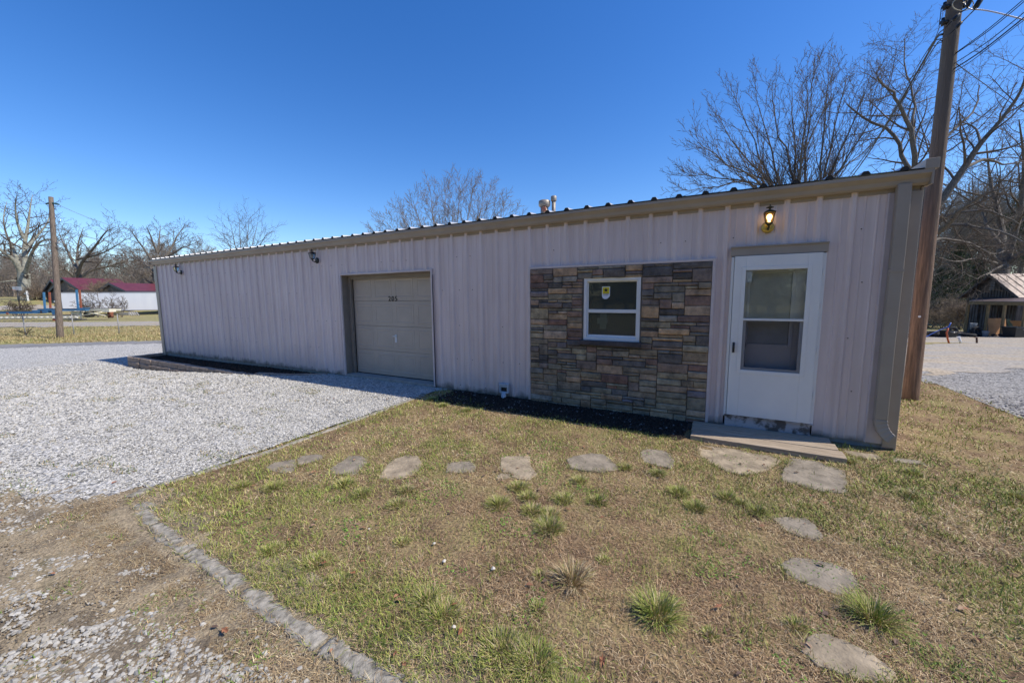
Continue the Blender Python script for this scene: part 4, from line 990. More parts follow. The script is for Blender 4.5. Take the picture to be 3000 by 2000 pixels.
# off the step, the dark soil strip, the flagstones
keep &= ~((p[:, 0] > -.25) & (p[:, 0] < 1.3) & (p[:, 1] > -.74))
keep &= ~((p[:, 0] < -.2) & (p[:, 1] > np.interp(p[:, 0], [-4.4, -4.2, -3.3, -2.2, -1.2, -.3], [-.05, -.3, -.6, -.70, -.78, -.84])+.05*(vn(p[:, 0]*9, p[:, 1]*9, 3)-.5)))
keep &= ~((p[:, 1] > -.1) & (p[:, 0] < 1.93))
p = p[keep]
for poly in FLAGPOLY:
    c_ = poly.mean(0); q = c_+(poly-c_)*.90
    jx = p[:, 0]+.09*(vn(p[:, 0]*14, p[:, 1]*14, 5)-.5); jy = p[:, 1]+.09*(vn(p[:, 0]*14, p[:, 1]*14, 6)-.5)
    ins = inpoly(jx, jy, q); p = p[~ins | (rng.random(len(p)) < .03)]
gr = greenness(p[:, 0], p[:, 1]); n = len(p)
isg = rng.random(n) < gr*.62
col = np.where(isg[:, None], GREEN[rng.integers(0, 5, n)], DEAD[rng.integers(0, 5, n)])
pinkish = np.exp(-(((p[:, 0]+.6)/1.7)**2+((p[:, 1]+3.4)/1.0)**2))[:, None]
col = col*(1-pinkish*(~isg)[:, None]*np.array([.22, .30, .30]))*rng.uniform(.5, 1.35, (n, 1))
d = dist(p)
length = np.where(isg, rng.uniform(.025, .062, n), rng.uniform(.02, .055, n))*np.where(rng.random(n) < .05, 1.7, 1)*(1-.15*pinkish[:, 0])
lean = np.where(isg, np.abs(rng.normal(.75, .35, n)), np.abs(rng.normal(1.25, .30, n)))
width = np.where(isg, .0032, .0028)*np.clip(d/3.0, 1, 3.6)
patchy = fbm(p[:, 0]*3, p[:, 1]*3, 91, 3); kp = rng.random(n) < np.clip(.62+2.4*(patchy-.42), .22, 1)*(1-.25*pinkish[:, 0])
sel = kp
blades('grass', np.concatenate([p, (gz(p[:, 0], p[:, 1])+.004)[:, None]], 1)[sel], length[sel], width[sel], lean[sel], col[sel], 12)
print('blades', sel.sum())

# individual tufts standing above the lawn
TUFT = [(-.22, -3.72, .15, .13, 1.0), (.84, -3.19, .14, .14, 1.0), (-.72, -3.72, .12, .14, .12), (-1.06, -3.28, .16, .09, .8), (-1.12, -3.12, .12, .07, .7), (-.23, -2.22, .15, .07, .9), (-.08, -2.42, .12, .08, .9), (.15, -2.09, .12, .07, .85), (.37, -2.23, .11, .07, .85), (.26, -2.15, .08, .06, .85),
        (-3.06, -3.52, .16, .06, .8), (-2.76, -3.58, .14, .06, .8), (-2.44, -3.35, .13, .06, .7), (-2.35, -3.57, .13, .06, .75), (-1.55, -2.83, .15, .07, .85), (-1.57, -3.17, .16, .08, .85), (-1.27, -3.13, .14, .07, .85), (-1.11, -2.84, .13, .07, .8), (-.84, -2.73, .13, .06, .85), (-1.4, -2.95, .12, .07, .85),
        (-.45, -1.93, .12, .06, .85), (-.77, -1.96, .11, .06, .85), (-1.09, -2.44, .12, .06, .8), (-3.6, -3.88, .14, .07, .85), (-3.9, -4.0, .12, .06, .8), (-1.94, -3.93, .09, .04, .9), (-.71, -4.32, .20, .065, .8), (-.87, -4.34, .20, .065, .75), (-.5, -4.4, .16, .06, .7), (-1.27, -4.3, .16, .07, .7), (-1.42, -4.26, .14, .07, .75), (.45, -3.45, .08, .05, .9), (.04, -3.73, .06, .04, .9), (-.60, -3.44, .07, .04, .9), (-.92, -3.78, .06, .04, .9), (-.82, -4.02, .08, .04, .9),
        (-2.3, -4.35, .16, .045, .9), (-2.7, -4.42, .14, .045, .9), (-2.0, -4.4, .12, .045, .9),
        (1.35, -.62, .12, .05, .8), (1.8, -.7, .14, .05, .7), (2.4, -.9, .15, .05, .6), (1.6, -1.3, .16, .05, .6), (-4.3, -.75, .16, .07, .9), (-3.9, -.95, .14, .06, .9), (-3.4, -1.0, .14, .06, .85)]
pts, ls, wdth, ln_, az, cl = [], [], [], [], [], []
for (x, y, r_, h_, gq) in TUFT:
    nb = int(480*(r_/.13)**1.5)
    rad = r_*np.sqrt(rng.random(nb))*.55; th = rng.uniform(0, 2*PI, nb)
    px_, py_ = x+rad*np.cos(th), y+rad*np.sin(th)
    pts.append(np.stack([px_, py_, gz(px_, py_)+.003], 1)); ls.append(rng.uniform(.45, 1.1, nb)*h_*1.05); wdth.append(np.full(nb, .0034))
    ln_.append(np.clip(rad/(r_*.55)*1.0+rng.normal(.1, .22, nb), .02, 1.45)); az.append(th+rng.normal(0, .5, nb))
    g_ = rng.random(nb) < gq*.82
    c_ = np.where(g_[:, None], GREEN[rng.integers(0, 5, nb)]*1.0, DEAD[rng.integers(0, 3, nb)]*.85); cl.append(c_*rng.uniform(.8, 1.2, (nb, 1)))
blades('grass_tufts', np.concatenate(pts), np.concatenate(ls), np.concatenate(wdth), (np.concatenate(ln_), np.concatenate(az)), np.concatenate(cl), 13)
pp_ = []
for poly in FLAGPOLY:
    for i in range(len(poly)):
        a_, b_ = poly[i], poly[(i+1) % len(poly)]; k = int(np.linalg.norm(b_-a_)*260); t_ = rng.random((k, 1)); pp_.append(a_+(b_-a_)*t_+rng.normal(0, .012, (k, 2)))
for k in range(1500):
    x_ = rng.uniform(-4.35, -.7); pp_.append(np.array([[x_, np.interp(x_, [-4.36, -3.86, -3.0, -2.0, -.6], [-4.57, -4.66, -4.685, -4.725, -4.72])+rng.choice([-1, 1])*rng.uniform(.03, .075)]]))
p = np.concatenate(pp_); p = p[~((p[:, 0] > -.25) & (p[:, 0] < 1.3) & (p[:, 1] > -.74))]; n = len(p); gq_ = rng.random(n) < .35
blades('edge_thatch', np.concatenate([p, (gz(p[:, 0], p[:, 1])+.006)[:, None]], 1), rng.uniform(.025, .065, n), np.full(n, .0030), np.abs(rng.normal(1.15, .3, n)), np.where(gq_[:, None], GREEN[rng.integers(0, 5, n)], DEAD[rng.integers(0, 5, n)]*.85)*rng.uniform(.6, 1.2, (n, 1)), 29)
# low broad-leaved weeds and clover scattered through the turf
p = sample(40000, -4.5, 4, -4.6, -.9, rng); m_ = fbm(p[:, 0]*3.5+9, p[:, 1]*3.5, 155, 4); p = p[(m_ > .655) & inpoly(p[:, 0], p[:, 1], LAWNP) & ~((p[:, 0] > -.3) & (p[:, 1] > -1.0))]; n = len(p)
blades('clover', np.concatenate([p, (gz(p[:, 0], p[:, 1])+.006)[:, None]], 1), rng.uniform(.012, .028, n), np.full(n, .010), np.abs(rng.normal(1.15, .25, n)), np.array([(.17, .30, .05)])*rng.uniform(.6, 1.4, (n, 1)), 24, curl=.3)
# crumbled dead leaf litter, too small to count
p = sample(900, -6.5, 6, -6, -.8, rng); p = p[rng.random(len(p)) < np.where(inpoly(p[:, 0], p[:, 1], LAWNP), .75, .25)]; n = len(p)
v = np.zeros((n, 5, 3)); sz = rng.uniform(.008, .026, n); a_ = rng.uniform(0, 6.28, n)
for k, (u_, w_, h_) in enumerate(((-1, 0, .1), (0, -.55, .35), (1, .05, .15), (.1, .5, .45), (-.5, .35, .3))):
    v[:, k, 0] = p[:, 0]+(u_*np.cos(a_)-w_*np.sin(a_))*sz; v[:, k, 1] = p[:, 1]+(u_*np.sin(a_)+w_*np.cos(a_))*sz; v[:, k, 2] = gz(p[:, 0], p[:, 1])+.018+h_*sz*rng.uniform(.3, 1.6, n)
lc = np.array([(.28, .15, .09), (.25, .16, .11), (.38, .26, .17), (.18, .12, .09), (.34, .17, .10)])[rng.integers(0, 5, n)]*rng.uniform(.7, 1.2, (n, 1))
tag(raw('leaf_litter', v.reshape(-1, 3), (np.array([(0, 1, 2), (0, 2, 3), (0, 3, 4)])[None]+np.arange(n)[:, None, None]*5).ravel(), 3, M['blades'], np.repeat(np.concatenate([lc, np.ones((n, 1))], 1), 5, 0)), kind='stuff')
# low weeds on the mud verge
p = sample(60000, -6.5, -.8, -6.2, -4.2, rng)
m_ = fbm(p[:, 0]*2.6, p[:, 1]*4, 55, 4); keep = (m_ > .56) & ((p[:, 1] < -4.84) | (p[:, 0] < -4.72)) & inpoly(p[:, 0], p[:, 1], np.array(MUD))
near = np.exp(-((p[:, 1]+4.95)/.28)**2)+.18
p = p[keep & (rng.random(len(p)) < near*.55)]; n = len(p)
g_ = rng.random(n) < .62; col = np.where(g_[:, None], np.array([(.16, .24, .045)])*rng.uniform(.7, 1.4, (n, 1)), DEAD[rng.integers(0, 5, n)])
blades('weeds', np.concatenate([p, (gz(p[:, 0], p[:, 1])+.003)[:, None]], 1), rng.uniform(.015, .045, n), np.full(n, .0040), np.abs(rng.normal(1.0, .3, n)), col, 14)
# dead straw over the mud beside the curb
p = sample(70000, -4.8, -.8, -5.3, -4.5, rng); p = p[((p[:, 1] < -4.80) | (p[:, 0] < -4.45)) & (rng.random(len(p)) < .55*np.exp(-((p[:, 1]+4.85)/.22)**2))]; n = len(p)
blades('dry_straw', np.concatenate([p, (gz(p[:, 0], p[:, 1])+.003)[:, None]], 1), rng.uniform(.02, .06, n), np.full(n, .0026), np.abs(rng.normal(1.35, .15, n)), DEAD[rng.integers(0, 5, n)]*rng.uniform(.6, 1.0, (n, 1)), 15)
# small green sprigs through the white gravel
p = sample(200000, -14, -4.7, -5.2, -.9, rng); m_ = fbm(p[:, 0]*2.2, p[:, 1]*3.2, 61, 5); p = p[(m_ > .655) & inpoly(p[:, 0], p[:, 1], G)]; p = p[rng.random(len(p)) < .35]; n = len(p)
blades('gravel_sprigs', np.concatenate([p, (gz(p[:, 0], p[:, 1])+.01)[:, None]], 1), rng.uniform(.02, .045, n), np.full(n, .006), np.abs(rng.normal(.9, .3, n)), np.where((rng.random(n) < .6)[:, None], np.array([(.16, .20, .06)]), DEAD[rng.integers(0, 5, n)]), 16)
# rough field grass beyond the lot
p = np.concatenate([sample(120000, -46, -17, -14, 16, rng), sample(26000, -60, -20, -20, 30, rng)])
Zd = -.4709*p[:, 0]+.8822*(p[:, 1]+5.845)
p = p[~inpoly(p[:, 0], p[:, 1], G) & ~inpoly(p[:, 0], p[:, 1], np.array(ROAD)) & ~inpoly(p[:, 0], p[:, 1], np.array(FROAD)) & (Zd > 19) & (Zd < 31)]; n = len(p)
gg = fbm(p[:, 0]*.35, p[:, 1]*.35, 77, 4); isg = rng.random(n) < np.clip(.25+1.4*(gg-.45), .05, .6)
col = np.where(isg[:, None], np.array([(.33, .33, .12)]), np.array([(.50, .40, .19), (.58, .47, .26), (.40, .29, .15)])[rng.integers(0, 3, n)])*rng.uniform(.8, 1.15, (n, 1))
blades('field_grass', np.concatenate([p, gz(p[:, 0], p[:, 1])[:, None]], 1), rng.uniform(.06, .20, n), np.full(n, .018), np.abs(rng.normal(.75, .35, n)), col, 17)

# ------------------------------------------------------------------ fallen leaves, white pebbles
def leaf_mesh(seed, s):
    r_ = random.Random(seed); w = MB(); out = []
    n = 14
    for k in range(n):
        a_ = 2*PI*k/n; rad = s*(1.0 if k % 2 == 0 else .55)*(1.25 if k in (0, 7) else .8)*r_.uniform(.85, 1.15)
        out.append(Vector((rad*math.cos(a_), rad*.62*math.sin(a_), r_.uniform(0, .5)*s*abs(math.sin(a_)))))
    for k in range(n): w.face([(0, 0, .004), out[k], out[(k+1) % n]], smooth=True)
    return w
L_ = [leaf_mesh(s_, .040).build('fallen_leaf', M['leaf']) for s_ in (1, 2, 3)]
from_px = [(925, 1532, 'rust brown dead leaf in the grass below the square mottled flagstone row, left of centre'), (950, 1660, 'curled rust leaf in the left lawn above the curb'), (1062, 1655, 'small curled rust leaf right of the other one above the curb'), (1035, 1690, 'folded brown leaf in green grass just above the curb'),
           (1330, 1783, 'pale peach dead leaf standing in grass at the bottom centre'), (1160, 1930, 'reddish leaf touching the curb near the bottom edge'), (1765, 1945, 'lobed rust leaf at the bottom edge right of centre'), (2105, 1775, 'brown leaf just right of the largest green tuft'),
           (1762, 1525, 'small bright leaf standing between grass clumps below the stone panel'), (1350, 1862, 'flat rust leaf lying left of the bottom centre tuft'), (920, 1390, 'tiny rust leaf near the leftmost flagstones'), (660, 1860, 'brown leaf scrap left of the curb among weeds'), (1185, 1960, 'second reddish leaf lower along the curb')]
for i, (px_, py_, lab) in enumerate(from_px):
    dvec = fw+rr*((px_-1500)/1127.55)-uu*((py_-1000)/1127.55); t = -CAM.z/dvec.z; q = CAM+dvec*t
    o = L_[i] if i < 3 else L_[i % 3].copy()
    if i >= 3: COL.objects.link(o)
    o.location = (q.x, q.y, gzf(q.x, q.y)+.03); o.rotation_euler = (random.uniform(-.4, .4), random.uniform(-.4, .4), random.uniform(0, 6)); s_ = random.uniform(.55, .95); o.scale = (s_, s_, s_)
    tag(o, lab, 'leaf', 'dead leaves on the lawn')
def pebble(loc, s, lab):
    bm = bmesh.new(); bmesh.ops.create_icosphere(bm, subdivisions=2, radius=s)
    for v in bm.verts: v.co *= .8*(1+.7*(mnoise.noise(v.co*45+Vector(loc)*3))); v.co.z *= .45
    me = bpy.data.meshes.new('white_pebble'); bm.to_mesh(me); bm.free(); me.materials.append(M['pebble'])
    o = bpy.data.objects.new('white_pebble', me); COL.objects.link(o); o.location = loc; tag(o, lab, 'pebble', 'pale pebbles in the lawn')
M['pebble'] = pm('pale_pebble', (.55, .50, .42), (.68, .64, .56), scale=40, rough=.8)
for px_, py_, s_, lab in [(1302, 1650, .016, 'cream pebble in the brown lawn, left of centre'), (1445, 1672, .018, 'grey-white pebble right of the cream one in the brown lawn'), (1272, 1598, .013, 'small pale pebble above the cream one'), (1330, 1845, .014, 'bluish pebble among grass at the bottom centre'), (1082, 1555, .010, 'tiny white pebble in the left lawn')]:
    dvec = fw+rr*((px_-1500)/1127.55)-uu*((py_-1000)/1127.55); q = CAM+dvec*(-CAM.z/dvec.z); pebble((q.x, q.y, gzf(q.x, q.y)+.02), s_, lab)


# ------------------------------------------------------------------ trees
class TB:
    """fast tube collector for trees"""
    def __init__(s): s.V = []; s.F = []; s.n = 0
    def tube(s, P, R, n):
        P = np.asarray(P, float); m = len(P)
        T = np.empty_like(P); T[1:-1] = P[2:]-P[:-2]; T[0] = P[1]-P[0]; T[-1] = P[-1]-P[-2]
        T /= np.linalg.norm(T, axis=1)[:, None]+1e-9
        ref = np.array((1., .3, .1)) if abs(T[0][0]) < .7 else np.array((.1, 1., .2))
        Ux = np.cross(T, ref); Ux /= np.linalg.norm(Ux, axis=1)[:, None]+1e-9; Wx = np.cross(T, Ux)
        a = 2*PI*np.arange(n)/n
        v = P[:, None, :]+(Ux[:, None, :]*np.cos(a)[None, :, None]+Wx[:, None, :]*np.sin(a)[None, :, None])*np.asarray(R)[:, None, None]
        s.V.append(v.reshape(-1, 3)); k = np.arange(n); k2 = (k+1) % n
        i = np.arange(m-1)[:, None]*n
        s.F.append((np.stack([i+k, i+k2, i+n+k2, i+n+k], 2).reshape(-1))+s.n); s.n += m*n
    def build(s, name, mat, parent):
        return raw(name, np.concatenate(s.V), np.concatenate(s.F), 4, mat, parent=parent, loc=tuple(WLOC[parent.name]), smooth=True)

def nrm(v): return v/(np.linalg.norm(v)+1e-9)
def grow(rt, tb, p, d, L, r, lvl, mx, prm, R):
    nseg = prm['seg'][lvl]; pts = [p]; rad = [r]; tip = r*prm['tip'][lvl]
    for i in range(nseg):
        d = nrm(d+R.normal(0, prm['wig'][lvl], 3)+np.array((0, 0, prm['up'][lvl])))
        p = p+d*(L/nseg); pts.append(p); rad.append(r+(tip-r)*(i+1)/nseg)
    tb[0 if lvl <= prm['split'] else 1].tube(pts, rad, 8 if lvl == 0 else (5 if lvl == 1 else (4 if lvl == 2 else 3)))
    if lvl < mx: sprout(rt, tb, pts, rad, L, lvl, mx, prm, R)
def sprout(rt, tb, pts, rad, L, lvl, mx, prm, R):
    nc = prm['n'][lvl]; pts = np.array(pts); t0 = prm['t0'][lvl]; ph = R.uniform(0, 6.28)
    for k in range(nc):
        t = t0+(1-t0)*(k+R.uniform(.1, .9))/nc; t = min(t, .999)
        f = t*(len(pts)-1); i = int(f); q = pts[i]+(pts[i+1]-pts[i])*(f-i); ax_ = nrm(pts[i+1]-pts[i])
        rr_ = rad[i]+(rad[i+1]-rad[i])*(f-i)
        a = np.cross(ax_, (0.13, .2, 1.)); a = nrm(a) if np.linalg.norm(a) > .05 else np.array((1., 0, 0)); b = np.cross(ax_, a)
        ph += 2.4+R.normal(0, .5); ang = math.radians(prm['ang'][lvl]+R.normal(0, 9))
        dd = ax_*math.cos(ang)+(a*math.cos(ph)+b*math.sin(ph))*math.sin(ang)
        LL = L*prm['len'][lvl]*R.uniform(.65, 1.15)*(1-.35*t)
        grow(rt, tb, q, nrm(dd), LL, max(rr_*prm['rr'][lvl], prm['rmin']), lvl+1, mx, prm, R)
DEF = dict(seg=(7, 6, 5, 4, 3), tip=(.35, .3, .3, .3, .5), wig=(.05, .13, .16, .18, .2), up=(.02, .06, .05, .03, .02), split=1, n=(9, 8, 7, 5, 0), t0=(.35, .25, .2, .15, .1),
           ang=(48, 45, 42, 40, 40), len=(.55, .55, .55, .6, .5), rr=(.55, .5, .5, .55, .6), rmin=.007)
def tree(name, base, H, r0_, label, cat='bare tree', group=None, seed=1, limbs=None, bark='bark', twig='twig', mx=4, **kw):
    prm = dict(DEF); prm.update(kw); R = np.random.default_rng(seed)
    t = thing(name, tuple(base), label, cat, group); tb = (TB(), TB()); b = np.array(base, float)
    if limbs is None: grow(t, tb, b-np.array((0, 0, .3)), np.array((0, 0, 1.)), H, r0_, 0, mx, prm, R)
    else:
        for (pts, ra, rb_) in limbs:
            pts = [np.array(q, float) for q in pts]
            # smooth the drawn limb and add a slight waver
            fine = []
            for i in range(len(pts)-1):
                p0 = pts[max(i-1, 0)]; p1 = pts[i]; p2 = pts[i+1]; p3 = pts[min(i+2, len(pts)-1)]
                for s_ in np.arange(0, 1, .34):
                    fine.append(.5*((2*p1)+(-p0+p2)*s_+(2*p0-5*p1+4*p2-p3)*s_**2+(-p0+3*p1-3*p2+p3)*s_**3))
            fine.append(pts[-1]); L = sum(np.linalg.norm(fine[i+1]-fine[i]) for i in range(len(fine)-1))
            fine = [f_+(R.normal(0, .0045*L, 3) if 0 < i < len(fine)-1 and ra < .25 else 0) for i, f_ in enumerate(fine)]
            rad = list(ra+(min(rb_, ra*.22, .03 if rb_ < .3 else rb_)-ra)*(np.linspace(0, 1, len(fine))**.8)) if rb_ < .3 else list(np.linspace(ra, rb_, len(fine))); tb[0].tube(fine, rad, 8)
            if ra < prm.get('bare', .35):
                pr2 = dict(prm); pr2['n'] = tuple(int(max(1, round(x*(min(1.6, L/6) if i == 1 else 1)))) if x else 0 for i, x in enumerate(prm['n']))
                sprout(t, tb, fine, rad, L, 1, mx, pr2, R)
    tb[0].build('trunk', M[bark], t)
    if tb[1].V: tb[1].build('crown', M[twig], t)
    return t
def base_at(px, py, Z):
    q = spot(px, py, Z); return (q.x, q.y, gzf(q.x, q.y))
def L3(Z, pts, ra, rb_, dz=0.):
    """limb through picture points at depth Z; dz moves its tip nearer or farther"""
    n = len(pts)-1
    return ([tuple(spot(x, y, Z+dz*i/n)) for i, (x, y) in enumerate(pts)], ra, rb_)

# big oak behind the power pole on the right
b_ = base_at(2655, 990, 24); S = lambda *pts: pts
tree('oak_tree', b_, 0, 0, 'big bare oak with arching limbs rising behind the brown utility pole', seed=21, twig='twig', rmin=.010, len=(.55, .42, .5, .55, .5), wig=(.05, .10, .12, .15, .18), n=(9, 8, 8, 5, 0), ang=(48, 50, 46, 42, 40), bare=.40,
     limbs=[([(b_[0], b_[1], b_[2]-.3), tuple(spot(2680, 800, 24)), tuple(spot(2698, 690, 24)), tuple(spot(2706, 590, 24))], .50, .36),
            L3(24, S((2706, 620), (2705, 540), (2655, 485), (2620, 397), (2526, 344), (2480, 305)), .22, .05, 2),
            L3(24, S((2706, 600), (2700, 530), (2682, 487), (2669, 380), (2633, 303), (2606, 263), (2570, 225)), .22, .04, -2),
            L3(24, S((2669, 400), (2680, 310), (2655, 220), (2650, 115)), .10, .03, 3),
            L3(24, S((2706, 660), (2760, 585), (2825, 491), (2870, 424), (2932, 352), (2990, 268), (3010, 190)), .26, .07, -3),
            L3(24, S((2700, 690), (2749, 681), (2777, 659), (2807, 621), (2852, 590), (2902, 562), (2990, 540)), .20, .05, -5),
            L3(24, S((2700, 680), (2746, 654), (2786, 631), (2835, 620), (2902, 618), (2985, 656)), .16, .04, -3),
            L3(24, S((2702, 700), (2790, 659), (2852, 666), (2952, 686), (3020, 720)), .14, .04, -4),
            L3(24, S((2700, 720), (2750, 700), (2840, 712), (2900, 745), (2960, 735)), .12, .03, 3),
            L3(24, S((2825, 491), (2880, 470), (2940, 480), (3010, 470)), .12, .03, 3),
            L3(24, S((2706, 600), (2730, 500), (2770, 400), (2850, 330), (2870, 250)), .16, .04, 4),
            L3(24, S((2870, 424), (2860, 380), (2820, 360), (2790, 370)), .08, .02, 2)])
# the oak whose crotch shows above the barn
b_ = base_at(2935, 985, 31)
tree('oak_tree', b_, 0, 0, 'bare oak with a low wide crotch just above the barn roof', seed=22, twig='twig', rmin=.011, len=(.55, .42, .5, .55, .5), wig=(.05, .10, .12, .15, .18), n=(9, 8, 7, 5, 0), bare=.42,
     limbs=[([(b_[0], b_[1], b_[2]-.3), tuple(spot(2928, 860, 31)), tuple(spot(2932, 770, 31))], .62, .48),
            L3(31, S((2932, 780), (2935, 680), (2918, 600), (2900, 520), (2890, 420)), .34, .08, 3),
            L3(31, S((2940, 780), (2968, 690), (2990, 600), (3000, 480), (2985, 350)), .34, .08, -3),
            L3(31, S((2925, 770), (2890, 735), (2840, 718), (2780, 708), (2740, 712)), .20, .04, -4),
            L3(31, S((2945, 780), (2985, 745), (3040, 720), (3100, 690)), .25, .06, -3),
            L3(31, S((2935, 720), (2890, 660), (2870, 600), (2830, 570)), .16, .04, 4),
            L3(31, S((2925, 775), (2870, 760), (2800, 765), (2750, 755)), .13, .03, -6),
            L3(31, S((2950, 770), (2900, 800), (2860, 815), (2830, 800)), .10, .02, -6)])
# fan-shaped multi-stem tree behind the roof
bx, by, bz = base_at(2345, 860, 27)
lm = [([(bx, by, bz-.3), (bx, by, bz+1.2)], .45, .40)]
Rf = np.random.default_rng(9)
for i, (x0, x1, y1, ra) in enumerate([(2215, 2010, 500, .13), (2235, 2040, 400, .14), (2255, 2100, 330, .15), (2270, 2150, 270, .15), (2285, 2215, 215, .16), (2325, 2260, 215, .16), (2335, 2320, 200, .16), (2350, 2380, 165, .17), (2345, 2365, 150, .15), (2400, 2430, 155, .16), (2410, 2480, 160, .16), (2420, 2545, 205, .15), (2430, 2590, 240, .14), (2330, 2440, 180, .13), (2290, 2080, 450, .11), (2420, 2620, 330, .12), (2240, 1995, 545, .10)]):
    dz = Rf.uniform(-3.5, 3.5)
    p1 = (x0+(2345-x0)*.0, 545)
    lm.append(([(bx, by, bz+.8), tuple(spot(x0*.5+2345*.5, 700, 27+dz*.15)), tuple(spot(x0, 545, 27+dz*.4)), tuple(spot(x0+(x1-x0)*.55, 545+(y1-545)*.45, 27+dz*.7)), tuple(spot(x1, y1+(62 if y1 < 200 else 40 if y1 < 260 else 12), 27+dz))], ra, .012))
tree('maple_tree', (bx, by, bz), 0, 0, 'fan-shaped bare tree of many upright stems behind the roof near the lantern', seed=23, limbs=lm, bare=.3, rmin=.0125, ang=(48, 24, 28, 32, 35), up=(.02, .10, .10, .08, .05), len=(.55, .21, .45, .5, .5), n=(9, 13, 6, 4, 0), wig=(.04, .06, .09, .12, .15), t0=(.3, .2, .1, .1, .1))
# round twiggy tree behind the middle of the roof
bx, by, bz = base_at(1310, 880, 42)
lm = [([(bx, by, bz-.3), (bx, by, bz+1.5)], .3, .26)]
for i, (x1, y1) in enumerate([(1075, 660), (1110, 600), (1150, 570), (1200, 540), (1255, 515), (1300, 500), (1350, 495), (1395, 500), (1440, 515), (1475, 545), (1505, 575), (1530, 610), (1180, 620), (1330, 540), (1420, 570), (1260, 560), (1090, 640)]):
    dz = Rf.uniform(-5, 5)
    lm.append(([(bx, by, bz+1.2), tuple(spot(1310+(x1-1310)*.3, 800, 42+dz*.3)), tuple(spot(1310+(x1-1310)*.62, 800+(y1-765)*.5, 42+dz*.7)), tuple(spot(1310+(x1-1310)*.90, y1+48, 42+dz))], .12, .015))
tree('bushy_tree', (bx, by, bz), 0, 0, 'round tan twiggy bare tree showing above the middle of the roof', seed=24, limbs=lm, bare=.3, twig='twigt', bark='twigt', rmin=.013, ang=(48, 30, 32, 35, 35), up=(.02, .08, .08, .05, .04), n=(9, 14, 8, 5, 0), len=(.5, .26, .48, .5, .5), wig=(.04, .08, .1, .13, .16))
# left side trees
b_ = base_at(72, 884, 75)
tree('oak_tree', b_, 0, 0, 'largest pale-barked oak on the left horizon, left of the utility pole', seed=25, len=(.55, .36, .5, .55, .5), wig=(.05, .10, .12, .15, .18), bark='barkp', rmin=.024, bare=1.2, n=(9, 8, 6, 3, 0),
     limbs=[([(b_[0], b_[1], b_[2]-.5), tuple(spot(71, 850, 75)), tuple(spot(70, 800, 75))], .95, .85),
            L3(75, S((68, 815), (50, 775), (30, 752), (5, 735), (-20, 700), (-40, 640)), .55, .12, -5),
            L3(75, S((70, 810), (74, 770), (72, 720), (82, 660), (88, 610), (95, 570)), .6, .12, 3),
            L3(75, S((72, 810), (90, 750), (110, 715), (140, 700), (165, 705)), .35, .1, -6),
            L3(75, S((60, 790), (40, 730), (20, 690), (10, 640), (20, 590)), .35, .08, 4),
            L3(75, S((74, 730), (110, 690), (140, 650), (150, 600)), .3, .08, 5),
            L3(75, S((70, 700), (50, 650), (45, 600), (50, 570)), .28, .06, -3),
            L3(75, S((58, 828), (40, 822), (0, 826), (-30, 822)), .2, .06, -3)])
b_ = base_at(220, 878, 84)
tree('oak_tree', b_, 0, 0, 'low spreading bare oak rising behind the maroon roof', seed=26, len=(.55, .36, .5, .55, .5), wig=(.05, .10, .12, .15, .18), rmin=.024, bare=1.1, n=(9, 8, 6, 3, 0),
     limbs=[([(b_[0], b_[1], b_[2]-.5), tuple(spot(222, 840, 84)), tuple(spot(226, 800, 84))], .75, .6),
            L3(84, S((226, 810), (240, 770), (280, 720), (310, 680), (340, 665)), .4, .08, -4),
            L3(84, S((224, 800), (226, 760), (230, 710), (245, 665)), .4, .08, 3),
            L3(84, S((222, 815), (190, 790), (165, 795), (140, 810)), .3, .06, -5),
            L3(84, S((228, 820), (270, 790), (320, 780), (365, 765), (385, 750)), .35, .06, 4),
            L3(84, S((224, 790), (200, 740), (180, 700), (170, 670)), .3, .06, 5),
            L3(84, S((226, 760), (290, 745), (340, 720), (370, 700)), .25, .05, -6)])
b_ = base_at(455, 880, 72)
tree('spreading_tree', b_, 0, 0, 'bare spreading tree partly hidden by the left end of the pink building', seed=27, len=(.55, .36, .5, .55, .5), wig=(.05, .10, .12, .15, .18), rmin=.022, bare=1.1, n=(9, 8, 6, 3, 0),
     limbs=[([(b_[0], b_[1], b_[2]-.5), tuple(spot(458, 820, 72)), tuple(spot(460, 770, 72))], .55, .42),
            L3(72, S((458, 790), (430, 740), (400, 700), (380, 670)), .26, .06, -4), L3(72, S((460, 780), (465, 720), (470, 660)), .28, .06, 3),
            L3(72, S((460, 790), (500, 730), (520, 690), (540, 665)), .26, .06, 4), L3(72, S((458, 800), (420, 770), (390, 745), (375, 720)), .2, .05, 5),
            L3(72, S((464, 770), (510, 740), (550, 720), (565, 715)), .2, .05, -5), L3(72, S((460, 740), (440, 690), (430, 665)), .2, .05, -3)])
bx, by, bz = base_at(712, 880, 95)
tree('distant_tree', (bx, by, bz), 0, 0, 'small distant bare tree above the left roof, between the two unlit lanterns', seed=28, rmin=.028, mx=3, bare=.6,
     limbs=[([(bx, by, bz-.5), (bx, by, bz+8)], .4, .3)]+[L3(95, S((712, 800), (712+(x-712)*.5, 740), (x, y)), .2, .04, dz) for x, y, dz in [(655, 690, 3), (675, 655, -3), (700, 640, 2), (730, 638, -2), (755, 650, 4), (785, 680, -4)]])

